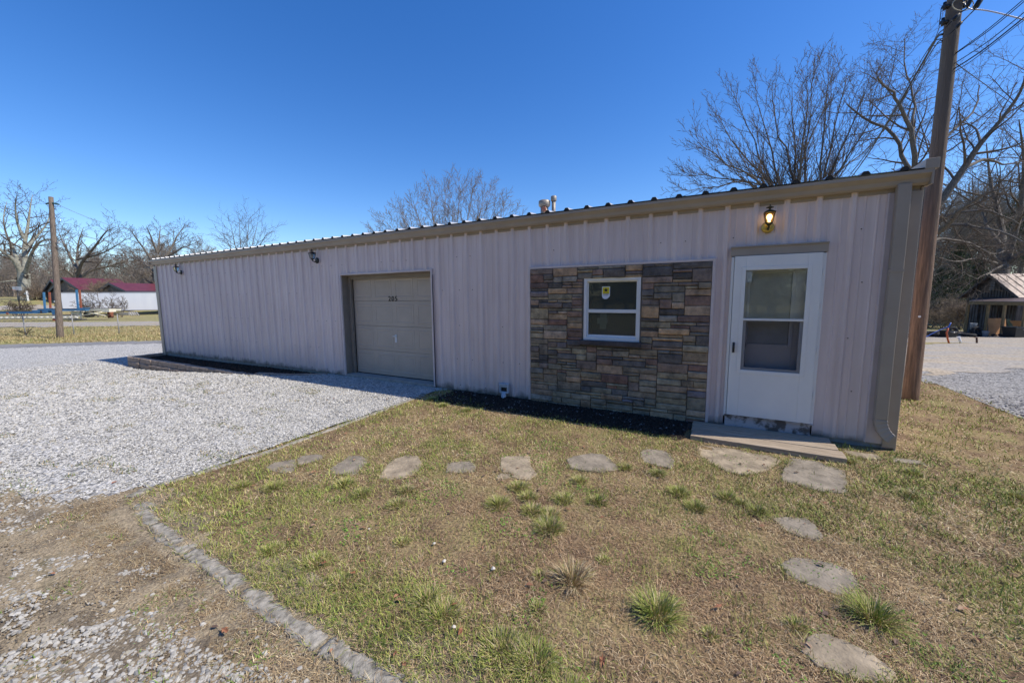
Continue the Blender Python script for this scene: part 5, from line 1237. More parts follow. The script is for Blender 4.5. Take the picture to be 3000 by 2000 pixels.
# woods: a few unlike prototypes, copied
WD = []
for i, (H, r_, kw) in enumerate([(15, .17, dict(up=(.02, .10, .08, .05, .03), ang=(40, 42, 40, 40, 40))), (17, .15, dict(t0=(.45, .25, .2, .15, .1), ang=(35, 40, 40, 40, 40), up=(.02, .12, .08, .05, .03))), (13, .20, dict(ang=(52, 45, 42, 40, 40)))]):
    WD.append((H, r_, kw))
lab_l = 'bare brown tree standing in the far woods on the left'; lab_r = 'tall bare tree standing in the woods beyond the barn'
RW = np.random.default_rng(33)
def woods(spots_, label, group, seed0, rmin, catn, tw='twig'):
    protos = []
    for k, (px, Z, sc_) in enumerate(spots_):
        q = spot(px, 900, Z); b = (q.x, q.y, gzf(q.x, q.y))
        if k < 3:
            H, r_, kw = WD[k]; o = tree('woods_tree', b, H, r_, label, catn, group, seed=seed0+k, mx=4, twig=tw, bark=tw, rmin=rmin, n=(16, 8, 6, 3, 0), **kw); protos.append(o)
        else: o = copy_tree(protos[k % 3])
        o.location = b; o.rotation_euler = (0, 0, RW.uniform(0, 6.28)); s_ = sc_*RW.uniform(.85, 1.15); o.scale = (s_*1.05, s_*1.05, s_)
left_spots = [(x, Z, s_) for x, Z, s_ in zip(RW.uniform(-150, 640, 54), RW.uniform(104, 150, 54), RW.uniform(.58, .8, 54))]
woods(left_spots, lab_l, 'bare trees of the far left woods', 50, .034, 'bare tree', 'hazewood')
right_spots = [(x, Z, s_) for x, Z, s_ in zip(RW.uniform(2640, 3260, 32), RW.uniform(48, 85, 32), RW.uniform(.85, 1.2, 32))]
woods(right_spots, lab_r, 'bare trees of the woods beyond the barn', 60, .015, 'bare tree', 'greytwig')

def thicket(name, n, px0, px1, Z0_, Z1_, h0, h1, r_, mat, seed):
    R = np.random.default_rng(seed); tb = TB()
    for _ in range(n):
        Z = R.uniform(Z0_, Z1_); q = spot(R.uniform(px0, px1), 900, Z); g_ = gzf(q.x, q.y); H = R.uniform(h0, h1); p = np.array((q.x, q.y, g_-.2)); d = nrm(np.array((R.normal(0, .22), R.normal(0, .22), 1.)))
        pts = [p]
        for k in range(4): d = nrm(d+R.normal(0, .16, 3)+(0, 0, .05)); p = p+d*H/4; pts.append(p)
        tb.tube(pts, np.linspace(r_, r_*.3, 5), 3)
        for k in range(4):
            q2 = pts[1+k % 4]; d2 = nrm(np.array((R.normal(0, 1), R.normal(0, 1), .7))); tb.tube([q2, q2+d2*H*.16, q2+d2*H*.3+(0, 0, H*.05)], [r_*.5, r_*.4, r_*.2], 3)
    o = raw(name, np.concatenate(tb.V), np.concatenate(tb.F), 4, M[mat]); tag(o, kind='stuff')
thicket('far_woods', 5200, -260, 760, 118, 200, 4, 11, .10, 'hazewood', 5)
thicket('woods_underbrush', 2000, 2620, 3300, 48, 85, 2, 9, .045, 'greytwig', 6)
def conifer(base, H, w_, label, seed, group=None, leafn=5200, low=.12):
    R = np.random.default_rng(seed); t = thing('evergreen_tree', tuple(base), label, 'evergreen', group)
    tb = TB(); b = np.array(base); tb.tube([b-(0, 0, .3), b+(.1, 0, H*.5), b+(0, .1, H*.97)], [.2, .13, .03], 7)
    cen = []
    for k in range(60):
        t_ = low+(1-low)*(k/60); a = k*2.4+R.normal(0, .4); L = w_*(1-t_)**.7*R.uniform(.5, 1.15)
        p0 = b+(0, 0, H*t_); p1 = p0+np.array((math.cos(a)*L, math.sin(a)*L, L*.15)); tb.tube([p0, (p0+p1)/2+(0, 0, .1), p1], [.04, .025, .01], 3)
        for s_ in np.linspace(.3, 1, 5): cen.append(p0+(p1-p0)*s_)
    cen = np.array(cen); c = cen[R.integers(0, len(cen), leafn)]+R.normal(0, .26, (leafn, 3))*np.array((1, 1, .7))
    A_ = R.normal(0, 1, (leafn, 3)); A_ /= np.linalg.norm(A_, axis=1)[:, None]; B_ = np.cross(A_, R.normal(0, 1, (leafn, 3))); B_ /= np.linalg.norm(B_, axis=1)[:, None]
    s_ = R.uniform(.07, .17, (leafn, 1)); v = np.stack([c-A_*s_, c+A_*s_, c+B_*s_*.8], 1).reshape(-1, 3)
    tb.build('trunk', M['bark'], t)
    raw('foliage', v, np.arange(leafn*3), 3, M['conifer'], parent=t, loc=tuple(base))
for k, (px, Z, H, w_, lab) in enumerate([(2790, 44, 9.5, 2.6, 'dark green cedar behind the oak limbs, left of the barn gable'), (2845, 47, 8, 2.4, 'smaller dark cedar right beside the other cedar, left of the barn gable'), (2745, 50, 7, 2.2, 'dark cedar seen just right of the brown utility pole'),
                                         (2965, 48, 19, 4.5, 'tall green pine behind the oak above the barn roof'), (3060, 55, 20, 4.5, 'tall pine at the right edge of the woods, mostly out of frame')]):
    q = spot(px, 960, Z); conifer((q.x, q.y, gzf(q.x, q.y)), H, w_, lab, 80+k, low=.12 if H < 12 else .4, leafn=5200 if H < 12 else 6500)

def shrub(base, H, n_, label, seed, mat='twig', group=None, spread=.9, rmin=.008, name='bare_shrub'):
    R = np.random.default_rng(seed); t = thing(name, tuple(base), label, 'shrub', group); tb = (TB(), TB()); b = np.array(base, float)
    prm = dict(DEF); prm.update(seg=(4, 4, 3, 3, 2), n=(6, 5, 4, 0, 0), split=0, rmin=rmin, wig=(.15, .18, .2, .2, .2), len=(.6, .6, .6, .5, .5))
    for k in range(n_):
        a = R.uniform(0, 6.28); d = nrm(np.array((math.cos(a)*spread*R.random(), math.sin(a)*spread*R.random(), 1.)))
        grow(t, tb, b+np.array((math.cos(a), math.sin(a), 0))*H*.25*R.random(), d, H*R.uniform(.6, 1.05), rmin*2.4, 0, 3, prm, R)
    tb[0].build('stems', M[mat], t); tb[1].build('twigs', M[mat], t); return t
for k, (px, Z, H, n_, lab, mt) in enumerate([(2770, 42, 2.6, 26, 'tan brush thicket at the woods edge just right of the pole', 'twigt'), (2815, 40, 2.8, 26, 'brown brush thicket at the woods edge left of the barn porch', 'twigt'), (2860, 38, 3.0, 24, 'yellowish brush behind the left porch post of the barn', 'twigt'), (2725, 44, 3.0, 22, 'grey brush touching the pole on its right side', 'twig'),
                                             (52, 50, 2.2, 10, 'leafless dark shrub behind the blue trailer, under the basketball hoop', 'twig'), (255, 55, 2.2, 9, 'low twiggy bush in front of the white trailer, left part', 'twig'), (283, 55, 3.6, 3, 'taller thin sapling in front of the white trailer', 'twig'), (353, 55, 2.2, 5, 'short sapling in front of the white trailer, right of the middle', 'twig'),
                                             (112, 74, 2.6, 30, 'reddish brown bush between the pale oak and the brick house', 'twigt'), (330, 70, 2.9, 60, 'dense dry vine mound over the roof behind the trailer', 'twigt'), (300, 71, 2.6, 50, 'smaller dry vine mound left of the larger one behind the trailer', 'twigt'), (380, 69, 2.7, 50, 'dry vine mound right of the larger one behind the trailer', 'twigt')]):
    q = spot(px, 900, Z); g_ = gzf(q.x, q.y)
    if 'mound' in lab: H = 3.9 if 'dense' in lab else 3.4
    shrub((q.x, q.y, g_), H, n_, lab, 100+k, mt, spread=1.6 if 'mound' in lab or 'bush' in lab else .9, rmin=.012 if Z < 50 else .02)

# woods standing behind the viewer: seen only as the dark reflection in the panes
V_, c_ = [], []
tbw = TB(); R = np.random.default_rng(90)
for k in range(46):
    a = R.uniform(-2.9, -.25); D_ = R.uniform(24, 38); x = D_*math.cos(a); y = -6+D_*math.sin(a); H = R.uniform(11, 17); z = gzf(x, y)
    tbw.tube([(x, y, z-.3), (x+R.normal(0, .3), y, z+H*.5), (x+R.normal(0, .6), y, z+H)], [.22, .14, .03], 6)
    n = 1500; cc = np.stack([x+R.normal(0, 1.7, n), y+R.normal(0, 1.7, n), z+H*R.uniform(.08, 1, n)], 1); A_ = R.normal(0, 1, (n, 3)); A_ /= np.linalg.norm(A_, axis=1)[:, None]; B_ = np.roll(A_, 1, 0); s_ = R.uniform(.12, .34, (n, 1))
    V_.append(np.stack([cc-A_*s_, cc+A_*s_, cc+B_*s_], 1).reshape(-1, 3))
V_ = np.concatenate(V_)
o = raw('woods_behind_viewer', V_, np.arange(len(V_)), 3, M['conifer']); tag(o, kind='stuff')
o = raw('woods_trunks_behind_viewer', np.concatenate(tbw.V), np.concatenate(tbw.F), 4, M['bark']); tag(o, kind='stuff')

# ------------------------------------------------------------------ utility pole on the right
PB = Vector((2.985, 3.05, 0)); pole = thing('utility_pole', tuple(PB), 'tall brown wooden utility pole at the right corner of the pink building', 'utility pole')
w = MB(); R = np.random.default_rng(3)
rg = []
for z in np.linspace(-.3, 9.2, 24):
    r_ = .106-.0030*z; lean = Vector((.0, .0, 0))
    rg.append([(PB.x+lean.x+(r_+R.normal(0, .0008))*math.cos(2*PI*k/20), PB.y+(r_+R.normal(0, .0008))*math.sin(2*PI*k/20), z) for k in range(20)])
w.tube_rings(rg); w.build('pole', M['pole'], pole)
w = MB(); w.tube([(PB.x-.03, PB.y-.09, 1.39), (PB.x-.033, PB.y-.108, 1.39)], .018, 10); w.build('tag_disc', M['white'], pole)
def projy(q):
    v = q-CAM; return 1000-1127.55*(v.dot(uu)/v.dot(fw))
def att(py, dx=0, dy=0):
    """point on the pole axis that shows at photograph height py, shifted sideways / along y"""
    lo, hi = 0., 9.
    for _ in range(40):
        m_ = (lo+hi)/2
        if projy(Vector((PB.x, PB.y, m_))) > py: lo = m_
        else: hi = m_
    return Vector((PB.x+dx, PB.y+dy, lo))
w = MB()
for py, dx in ((66, -1), (20, -1), (14, 1)):
    a_ = att(py); w.tube([a_+rr*.05*dx, a_+rr*.17*dx], .03, 8); w.tube([a_+rr*.15*dx-Vector((0, 0, .05)), a_+rr*.15*dx+Vector((0, 0, .06))], .02, 8)
w.build('bracket', M['black'], pole)
w = MB(); a_ = att(8)-fw*.09; w.tube([a_+rr*.0, a_+rr*.10+Vector((0, 0, .04))], .035, 8); w.tube([a_+rr*.09+Vector((0, 0, .09)), a_+rr*.11-Vector((0, 0, .09))], .028, 8); w.build('metal_clamp', M['steelw'], pole)
w = MB(); a_ = att(33)-fw*.12; w.tube([a_+rr*(.16*math.cos(t_*.35))+Vector((0, 0, .09*math.sin(t_*.35))) for t_ in range(19)], .006, 5); w.build('wire_loop', pm('old_rope', (.4, .38, .3), rough=.8), pole)

def wire(pts, r_, label, mat='wire', name='utility_wire', group='wires around the right-hand pole', sag=0.):
    P_ = []
    if len(pts) == 2:
        a_, b_ = Vector(pts[0]), Vector(pts[1])
        for k in range(25):
            t = k/24; q = a_.lerp(b_, t); q.z -= sag*4*t*(1-t); P_.append(q)
    else:
        pv = [Vector(p) for p in pts]
        for i in range(len(pv)-1):
            p0, p1, p2, p3 = pv[max(i-1, 0)], pv[i], pv[i+1], pv[min(i+2, len(pv)-1)]
            for s_ in (0, .25, .5, .75): P_.append(.5*((2*p1)+(p2-p0)*s_+(2*p0-5*p1+4*p2-p3)*s_**2+(3*p1-p0-3*p2+p3)*s_**3))
        P_.append(pv[-1])
    w = MB(); w.tube(P_, r_, 6); o = w.build(name, M[mat], loc=tuple(P_[0])); return tag(o, label, 'wire', group)
wire([att(95, -.09), spot(2745, 110, 6.3), spot(2720, 155, 7.0), spot(2600, 360, 9.5), spot(2520, 485, 14), spot(2440, 590, 19)], .016, 'thickest black cable drooping from the pole down behind the roof')
wire([att(115, -.09), spot(2730, 150, 6.6), spot(2620, 335, 9.4), spot(2540, 445, 14), spot(2470, 540, 19)], .008, 'thin black wire just above the thickest drooping cable')
wire([att(118, -.09), spot(2738, 135, 6.5), spot(2700, 175, 7.4), spot(2560, 420, 12), spot(2450, 565, 18)], .007, 'thin wire leaving the pole lower and joining the drooping cable')
wire([att(195, -.08), spot(2690, 260, 8), spot(2560, 440, 13), spot(2430, 560, 20)], .005, 'faint lower wire slanting toward the tree tops left of the pole')
wire([att(330, -.08), spot(2640, 430, 10), spot(2520, 540, 15)], .005, 'faintest short wire nearest the roof corner left of the pole')
wire([spot(2758, 22, 5.9), spot(2752, 70, 6.0), spot(2745, 100, 6.3), spot(2700, 200, 7.6)], .005, 'thin hanging wire with small clamps left of the pole top')
wire([att(166, .05, -.07), spot(2900, 82, 5.6), spot(3030, -28, 5.2)], .006, 'upper line of the close pair running up to the right edge')
wire([att(168, .05, -.07), spot(2900, 88, 5.6), spot(3030, -20, 5.2)], .006, 'lower line of the close pair running up to the right edge')
wire([att(196, .05, -.07), spot(2900, 118, 5.6), spot(3030, 12, 5.2)], .006, 'single middle line running from the pole up to the right edge')
wire([att(212, .05, -.07), spot(2840, 174, 5.8), spot(2900, 132, 5.6), spot(3030, 28, 5.2)], .009, 'thicker lower line with a knuckle near the pole, running up to the right edge')
wire([att(222, .05, -.07), spot(2845, 180, 5.8), spot(2900, 138, 5.6), spot(3030, 36, 5.2)], .005, 'thin line right below the thicker one, running up to the right edge')
wire([att(192, .08, -.02), spot(2900, 258, 7.0), spot(3030, 350, 8.0)], .006, 'dark line slanting down from the pole to the right edge')
wire([att(22, .08, -.06), spot(2840, 26, 5.75), spot(2880, 30, 5.7), spot(2930, 40, 5.6), spot(3030, 66, 5.4)], .009, 'bright twisted steel cable arching right from the pole top', mat='steelw')
wire([spot(2858, -20, 5.5), spot(2838, 20, 5.5), spot(2812, 40, 5.52), spot(2770, 82, 5.6), spot(2748, 102, 5.9), spot(2730, 140, 6.4)], .008, 'black cable crossing in front of the pole near its top, left loop')
wire([spot(2882, -20, 5.5), spot(2862, 20, 5.5), spot(2842, 42, 5.5), spot(2816, 68, 5.52), spot(2790, 94, 5.55), spot(2765, 112, 5.7), spot(2735, 122, 6.1), spot(2720, 150, 6.8)], .008, 'black cable crossing in front of the pole near its top, right loop')
for a_, b_, r_, lab in [((2856, 26), (2880, -12), .034, 'longest black splice sleeve at the top of the photo'), ((2832, 22), (2850, -10), .026, 'black splice sleeve left of the longest one at the top'), ((2790, 62), (2811, 40), .024, 'black splice sleeve in front of the pole'), ((2800, 84), (2818, 64), .022, 'black splice sleeve just right of the pole')]:
    pa, pb_ = spot(*a_, 5.5), spot(*b_, 5.47); w = MB(); w.tube([pa, pa.lerp(pb_, .12), pa.lerp(pb_, .88), pb_], [r_*.4, r_, r_, r_*.4], 8); o = w.build('splice_sleeve', M['wire'], loc=tuple(pa)); tag(o, lab, 'cable splice', 'splice sleeves on the cables')

# ------------------------------------------------------------------ utility pole on the left
b_ = spot(176, 992, 21.6); b_ = Vector((b_.x, b_.y, gzf(b_.x, b_.y))); pl = thing('utility_pole', tuple(b_), 'shorter weathered wooden pole in the grass left of the pink building', 'utility pole')
top_ = spot(149, 577, 22.0)
w = MB(); rg = []
for i in range(14):
    t = i/13; q = (b_-Vector((0, 0, .3))).lerp(top_, t); r_ = .150-.05*t; rg.append([(q.x+r_*math.cos(2*PI*k/14), q.y+r_*math.sin(2*PI*k/14), q.z) for k in range(14)])
w.tube_rings(rg); w.build('pole', M['poled'], pl)
w = MB()
for z_ in (2.05, 1.72): q = b_.lerp(top_, z_/8); w.tube([q+Vector((.08, -.14, 0)), q+Vector((.085, -.155, 0))], .04, 8)
w.build('tag_disc', M['white'], pl)
def onp(t): return b_.lerp(top_, t)
w = MB()
for k in range(6): q = onp(.955)+rr*(.12+.055*k)-Vector((0, 0, .012*k)); w.lathe(q.x, q.y, [(.02, q.z-.04), (.055, q.z-.01), (.055, q.z+.02), (.02, q.z+.04)], 8)
for k in range(4): q = onp(.955)-rr*(.12+.055*k)-Vector((0, 0, .012*k)); w.lathe(q.x, q.y, [(.02, q.z-.04), (.05, q.z-.01), (.05, q.z+.02), (.02, q.z+.04)], 8)
w.build('insulator', M['insul'], pl)
w = MB(); w.tube([onp(.80)-rr*.25, onp(.80)+rr*.2], .02, 6); w.tube([onp(.67)+rr*.1, onp(.67)+rr*.3], .03, 6); w.tube([onp(.64)+rr*.1, onp(.64)+rr*.28], .03, 6); w.build('bracket', M['steelw'], pl)
gl = 'wires on the left-hand pole'
wire([onp(.95)+rr*.3, spot(470, 668, 40)], .013, 'highest pale wire running right from the left pole', mat='steelw', group=gl, sag=.7)
wire([onp(.80), spot(470, 690, 42)], .010, 'second faint wire running right from the left pole', mat='steelw', group=gl, sag=.9)
wire([onp(.67)+rr*.2, spot(215, 695, 23), spot(260, 695, 26), spot(470, 748, 34)], .020, 'thick pale kinked cable running right from the left pole', mat='steelw', group=gl)
wire([onp(.63)+rr*.1, spot(480, 753, 32)], .014, 'lowest dark cable running right from the left pole to the roof corner', group=gl, sag=.3)
wire([onp(.67), spot(-60, 700, 24)], .012, 'dark line running left out of the frame from the left pole', group=gl, sag=.3)
wire([onp(.60), spot(-60, 735, 25)], .010, 'lower dark line running left out of the frame from the left pole', group=gl, sag=.3)

# ------------------------------------------------------------------ chain-link fence
fb = [base_at(-140, 975, 23.5), base_at(75, 978, 23.3), base_at(217, 977, 23.6), base_at(349, 972, 24.3), base_at(471, 966, 25.2), base_at(590, 960, 26)]
ft = [(-146, 926), (62, 923), (210, 923), (345, 920), (466, 918), (586, 915)]
fe = thing('chain_link_fence', fb[0], 'thin chain-link fence with leaning posts crossing the grass behind the left utility pole', 'fence')
tops = []
for (x, y, z), tp in zip(fb, ft):
    q = Vector((x, y, z)); q2 = Vector((x, y, z+1.22))+Vector((random.uniform(-.06, .02), random.uniform(-.04, .04), 0)); tops.append(q2)
    w = MB(); w.tube([q-Vector((0, 0, .2)), q2], .028, 8); w.tube([q2, q2+Vector((0, 0, .03))], .034, 8); w.build('post', M['dullsteel'], fe)
tw = TB()
for i in range(len(fb)-1):
    a0 = Vector(fb[i])+Vector((0, 0, .05)); a1 = tops[i]; c0 = Vector(fb[i+1])+Vector((0, 0, .05)); c1 = tops[i+1]; n = int((c0-a0).length/.16)
    for k in range(-7, n):
        for sgn in (1, -1):
            s0, s1 = (k, k+7) if sgn > 0 else (k+7, k)
            def pt(s_, v): u_ = s_/n; lo_ = a0.lerp(c0, u_); hi_ = a1.lerp(c1, u_); return lo_.lerp(hi_, v)
            va, vb = 0., 1.
            if s0 < 0: va = -s0/7; s0 = 0
            if s1 < 0: vb = 1-(-s1/7); s1 = 0
            if s0 > n: va = (s0-n)/7; s0 = n
            if s1 > n: vb = 1-(s1-n)/7; s1 = n
            if vb-va > .05: tw.tube([pt(s0, va), pt(s1, vb)], [.0022, .0022], 3)
    tw.tube([a1, c1], [.004, .004], 4)
tw.build('mesh', M['dullsteel'], fe)

# ------------------------------------------------------------------ far left yard
def gbox(w, X0_, X1_, Za, Zb, z0, z1, m=0, rot=0.):
    ca, sa = math.cos(rot), math.sin(rot); T = lambda X, Z: (-67.4+(X+67.4)*ca-(Z-58)*sa, 58+(X+67.4)*sa+(Z-58)*ca) if rot else (X, Z)
    L_2 = lambda X, Z: lz(*T(X, Z), z0)
    p = L_2(X0_, Za); w.obox(p, L_2(X1_, Za)-p, L_2(X0_, Zb)-p, (0, 0, z1-z0), m)
TR = math.radians(18)
tr = thing('semi_trailer', tuple(lz(-60, 58, -.6)), 'long white box semi-trailer parked in front of the maroon-roofed house', 'trailer')
w = MB(); gbox(w, -67.4, -51.2, 58, 60.6, .28, 3.0, rot=TR); w.build('box_body', M['trailer'], tr, bevel=.03)
w = MB(); gbox(w, -67.45, -51.15, 57.97, 60.63, .18, .30, rot=TR); gbox(w, -67.45, -51.15, 57.97, 58.0, 2.93, 3.03, rot=TR); w.build('rail', pm('trailer_rail', (.40, .40, .42), rough=.5), tr)
w = MB(); gbox(w, -68.05, -67.46, 58.2, 60.4, 1.6, 2.95, rot=TR); gbox(w, -68.0, -67.46, 58.25, 60.35, .4, 1.6, 1, rot=TR); w.build('cooling_unit', [M['tdark'], pm('unit_grey', (.14, .15, .18), rough=.5)], tr)
for X_ in (-55.5, -54.2):
    w = MB(); Xr, Zr = -67.4+(X_+67.4)*math.cos(TR), 58.1+(X_+67.4)*math.sin(TR); p = lz(Xr, Zr, -.1); w.tube([p, lz(Xr-.12, Zr+.4, -.1)], .5, 18); o = w.build('wheel', M['rubber'], tr)
w = MB(); gbox(w, -65.2, -65.0, 58.3, 58.5, -.55, .2, rot=TR); gbox(w, -65.2, -65.0, 60.0, 60.2, -.55, .2, rot=TR); w.build('landing_leg', M['tdark'], tr)

def gable_house(name, a, rv, hv, zr, ze, zg, label, mats, cat='house'):
    """a: ridge start (X,Z); rv: ridge vector; hv: half-width vector toward the viewer"""
    t = thing(name, tuple(lz(a[0], a[1], zg)), label, cat); A = np.array(a, float); rv = np.array(rv, float); hv = np.array(hv, float)
    def Pn(q, z): return lz(q[0], q[1], z)
    w = MB(); ov = rv/np.linalg.norm(rv)*.4
    s0, s1 = A-ov, A+rv+ov; k = 1.1; zz = zr-(zr-ze)*k
    for sg in (1, -1):
        q = [Pn(s0, zr), Pn(s1, zr), Pn(s1+sg*hv*k, zz), Pn(s0+sg*hv*k, zz)]
        n0 = len(w.f); w.add(q+[x-Vector((0, 0, .34)) for x in q], [(0, 1, 2, 3), (4, 5, 6, 7), (0, 1, 5, 4), (1, 2, 6, 5), (2, 3, 7, 6), (3, 0, 4, 7)])
        for k_ in range(n0+1, len(w.f)): w.m[k_] = 1
    w.build('roof', [mats[0], M['tdark']], t)
    w = MB()
    for e in (A, A+rv): w.face([Pn(e-hv, zg-.3), Pn(e+hv, zg-.3), Pn(e+hv, ze), Pn(e, zr-.14), Pn(e-hv, ze)])
    for sg in (1, -1): w.face([Pn(A+sg*hv, zg-.3), Pn(A+rv+sg*hv, zg-.3), Pn(A+rv+sg*hv, ze), Pn(A+sg*hv, ze)])
    w.build('wall', mats[1], t); return t
h1 = gable_house('house', (-85.9, 73), (3.2, 8), (4, -2), 5.72, 3.8, .9, 'maroon metal-roofed house, lower left wing with dark gable', (M['red'], M['brown_wall']))
h2 = gable_house('house', (-80.2, 70), (2.6, 6.5), (4.9, -2), 5.92, 3.85, .6, 'main maroon metal-roofed house, the tallest roof behind the trailer', (M['red'], M['brown_wall']))
h3 = gable_house('house', (-67.8, 66), (3.2, 8), (4.2, -1.7), 4.76, 3.45, .3, 'lower maroon-roofed house at the right, running behind the pink building', (M['red'], M['brown_wall']))
w = MB(); p = lz(-75.2, 67.9, 2.2); w.obox(p, lz(-74.4, 69.8, 2.2)-p, (0, .02, 0), (0, 0, 1.5)); w.build('white_window_wall', M['white'], h2)
bh = gable_house('brick_house', (-107, 92), (9, 1), (.8, -3.5), 4.6, 4.0, 1.7, 'small brick house with grey roof far off between the pale oak and the pole', (pm('grey_shingle', (.16, .15, .15), (.22, .2, .2), scale=4), M['brick']))
w = MB(); gbox(w, -102.5, -101, 88.3, 88.4, 2.3, 3.3); w.build('window', M['white'], bh)

hp = thing('basketball_hoop', tuple(lz(-83.9, 66, 1.5)), 'basketball backboard on a dark pole in front of the pale oak', 'basketball hoop')
q = spot(50, 845, 66); gq = gzf(q.x, q.y)
WLOC[hp.name] = Vector((q.x, q.y, gq)); hp.location = WLOC[hp.name]
w = MB(); w.tube([(q.x, q.y, gq-.2), (q.x, q.y, q.z-.3)], .09, 8); w.build('pole', M['black'], hp)
w = MB(); d_ = rr*.78; p0 = q-d_; w.obox(p0+Vector((0, 0, -.32)), d_*2, (.03, -.03, 0), (0, 0, .64)); w.build('backboard', pm('grey_white_board', (.45, .48, .5), (.6, .62, .64), scale=2), hp)
w = MB(); pp = q-fw*.5-Vector((0, 0, .3)); w.tube([pp+rr*.22*math.cos(a)+fw*.22*math.sin(a) for a in np.linspace(0, 6.28, 16)], .02, 5)
w.obox(q-rr*.3-fw*.06+Vector((0, 0, -.2)), rr*.6, Vector((.01, -.01, 0)), (0, 0, .03)); w.obox(q-rr*.3-fw*.06+Vector((0, 0, .1)), rr*.6, Vector((.01, -.01, 0)), (0, 0, .03)); w.build('rim', M['orangep'], hp)
wp = spot(83, 884, 72); g_ = gzf(wp.x, wp.y); t = thing('gate_post', (wp.x, wp.y, g_), 'white wooden post with short arm beside the pale oak trunk', 'post')
w = MB(); w.box(wp.x-.12, wp.x+.12, wp.y-.12, wp.y+.12, g_-.2, g_+1.8); w.build('post', M['white'], t)
w = MB(); w.obox(Vector((wp.x, wp.y, g_+1.25))-rr*.5, rr*.9, (.05, -.05, 0), (0, 0, .15)); w.build('arm', M['white'], t)

def pbox(w, Z, x0, x1, y0, y1, depth=.3, m=0):
    a = spot(x0, y1, Z); b = spot(x1, y1, Z); c = spot(x0, y0, Z); w.obox(a, (b.x-a.x, b.y-a.y, 0), Vector((fw.x, fw.y, 0))*depth, (0, 0, c.z-a.z), m)
bt = thing('flatbed_trailer', tuple(spot(120, 925, 44)), 'long blue steel trailer frame with four upright stakes on the far grass', 'trailer')
w = MB(); pbox(w, 44, -60, 110, 914, 920, .35); pbox(w, 44, -60, 112, 912, 914.5, .5, 1); pbox(w, 44, 95, 140, 908.5, 917, .4); pbox(w, 44, 110, 250, 906.5, 911, .4); pbox(w, 44, 110, 250, 904.5, 907, .6, 1); pbox(w, 44, 118, 124, 909, 918, .42, 1); pbox(w, 44, 226, 250, 902, 908, .5); pbox(w, 44, 128, 142, 903, 909, .5)
w.build('frame', [M['bluep'], M['tdark']], bt)
for x0_, x1_, mt in ((128.5, 134, 'bluep'), (145, 149, 'orangep'), (226, 231, 'bluep'), (235, 239.5, 'orangep')):
    w = MB(); dx = 0 if x0_ < 200 else -2
    a = spot(x0_+3, 905, 44.3 if mt == 'bluep' else 46); b = spot(x0_+dx, 856 if x0_ < 200 else 849, 44.3 if mt == 'bluep' else 46); w.tube([a, b], .10, 4, smooth=False); w.build('stake', M[mt], bt)
w = MB(); pbox(w, 43.9, 152, 164, 908, 920, .4); pbox(w, 43.9, 155.5, 160, 920, 934, .25); pbox(w, 43.9, 154, 162, 934, 941, .3, 1); w.build('jack', [M['bluep'], pm('red_foot', (.42, .10, .06), rough=.6)], bt)
w = MB(); pbox(w, 43.8, 18, 24, 915, 921, .05); w.build('reflector', M['orangep'], bt)
ts = thing('steel_truss', tuple(spot(120, 936, 42)), 'cream steel truss lying flat on the grass in front of the blue trailer', 'truss')
w = MB(); pbox(w, 42, -60, 226, 923, 925, .15, 1); pbox(w, 42, -60, 222, 927.0, 928.6, .15); pbox(w, 42, -60, 226, 932, 933.8, .15); pbox(w, 43.6, -60, 230, 928.5, 930, .15)
w.build('chord', [M['cream'], pm('rusty_rail', (.2, .14, .1), rough=.7)], ts)
w = MB(); x = -58
while x < 220:
    a, b = spot(x, 933, 42), spot(x+7, 927.5, 42); w.tube([a, b], .045, 4, smooth=False); a2, b2 = spot(x+7, 927.5, 42.02), spot(x+14, 933, 42.02)
    w.obox(spot(x+1, 933, 42.05), spot(x+12, 933, 42.05)-spot(x+1, 933, 42.05), spot(x+5, 927.4, 43.2)-spot(x+1, 933, 42.05), (0, 0, .02)); x += 17  # web panels shaped to lean back so the sun brightens the truss
w.build('diagonal', M['cream'], ts)
w = MB(); pbox(w, 42.0, 178, 240, 934.2, 937, .5); pbox(w, 42, -60, 100, 934.2, 935.5, .3); o = w.build('timber_bearers', M['brown_wall'], loc=tuple(spot(200, 937, 42))); tag(o, 'dark timbers the cream truss rests on', 'timber')
ct = thing('cream_trailer', tuple(spot(270, 925, 45)), 'cream equipment trailer with flat deck in front of the white semi-trailer', 'trailer')
w = MB(); pbox(w, 45, 252, 318, 904.5, 911, 1.5); pbox(w, 45, 205, 320, 903.5, 905, 1.6, 1); pbox(w, 45, 298, 320, 905, 914, .8); w.build('deck', [M['cream'], M['brown_wall']], ct)
w = MB(); pbox(w, 44.6, 209, 216, 911, 922, .3); pbox(w, 44.6, 218, 236, 914, 926, .5); pbox(w, 44.6, 209, 240, 912, 913.5, .3); w.tube([spot(236, 912, 44.6), spot(238, 934, 44.4)], .06, 5); w.tube([spot(240, 924, 44.6), spot(298, 914, 44.8)], .06, 5); w.tube([spot(250, 913, 44.6), spot(310, 925, 44.8)], .05, 5); w.build('hitch_frame', M['cream'], ct)
for px in (252, 262):
    w = MB(); c = spot(px, 921, 44.9); w.tube([c, c+Vector((fw.x, fw.y, 0))*.3], .33, 14); w.build('wheel', M['rubber'], ct)
w = MB(); c = spot(324, 925, 47); w.lathe(c.x, c.y, [(.26, c.z-.25), (.28, c.z), (.26, c.z+.3), (.28, c.z+.55)], 14); o = w.build('rusty_drum', M['orangep'], loc=tuple(c)); tag(o, 'rust orange drum standing below the white trailer', 'drum')
w = MB(); pbox(w, 46.5, 333, 377, 915.5, 923, .8); o = w.build('concrete_slab', M['concrete'], loc=tuple(spot(340, 924, 46.5))); tag(o, 'grey concrete slab lying under the white trailer', 'slab')
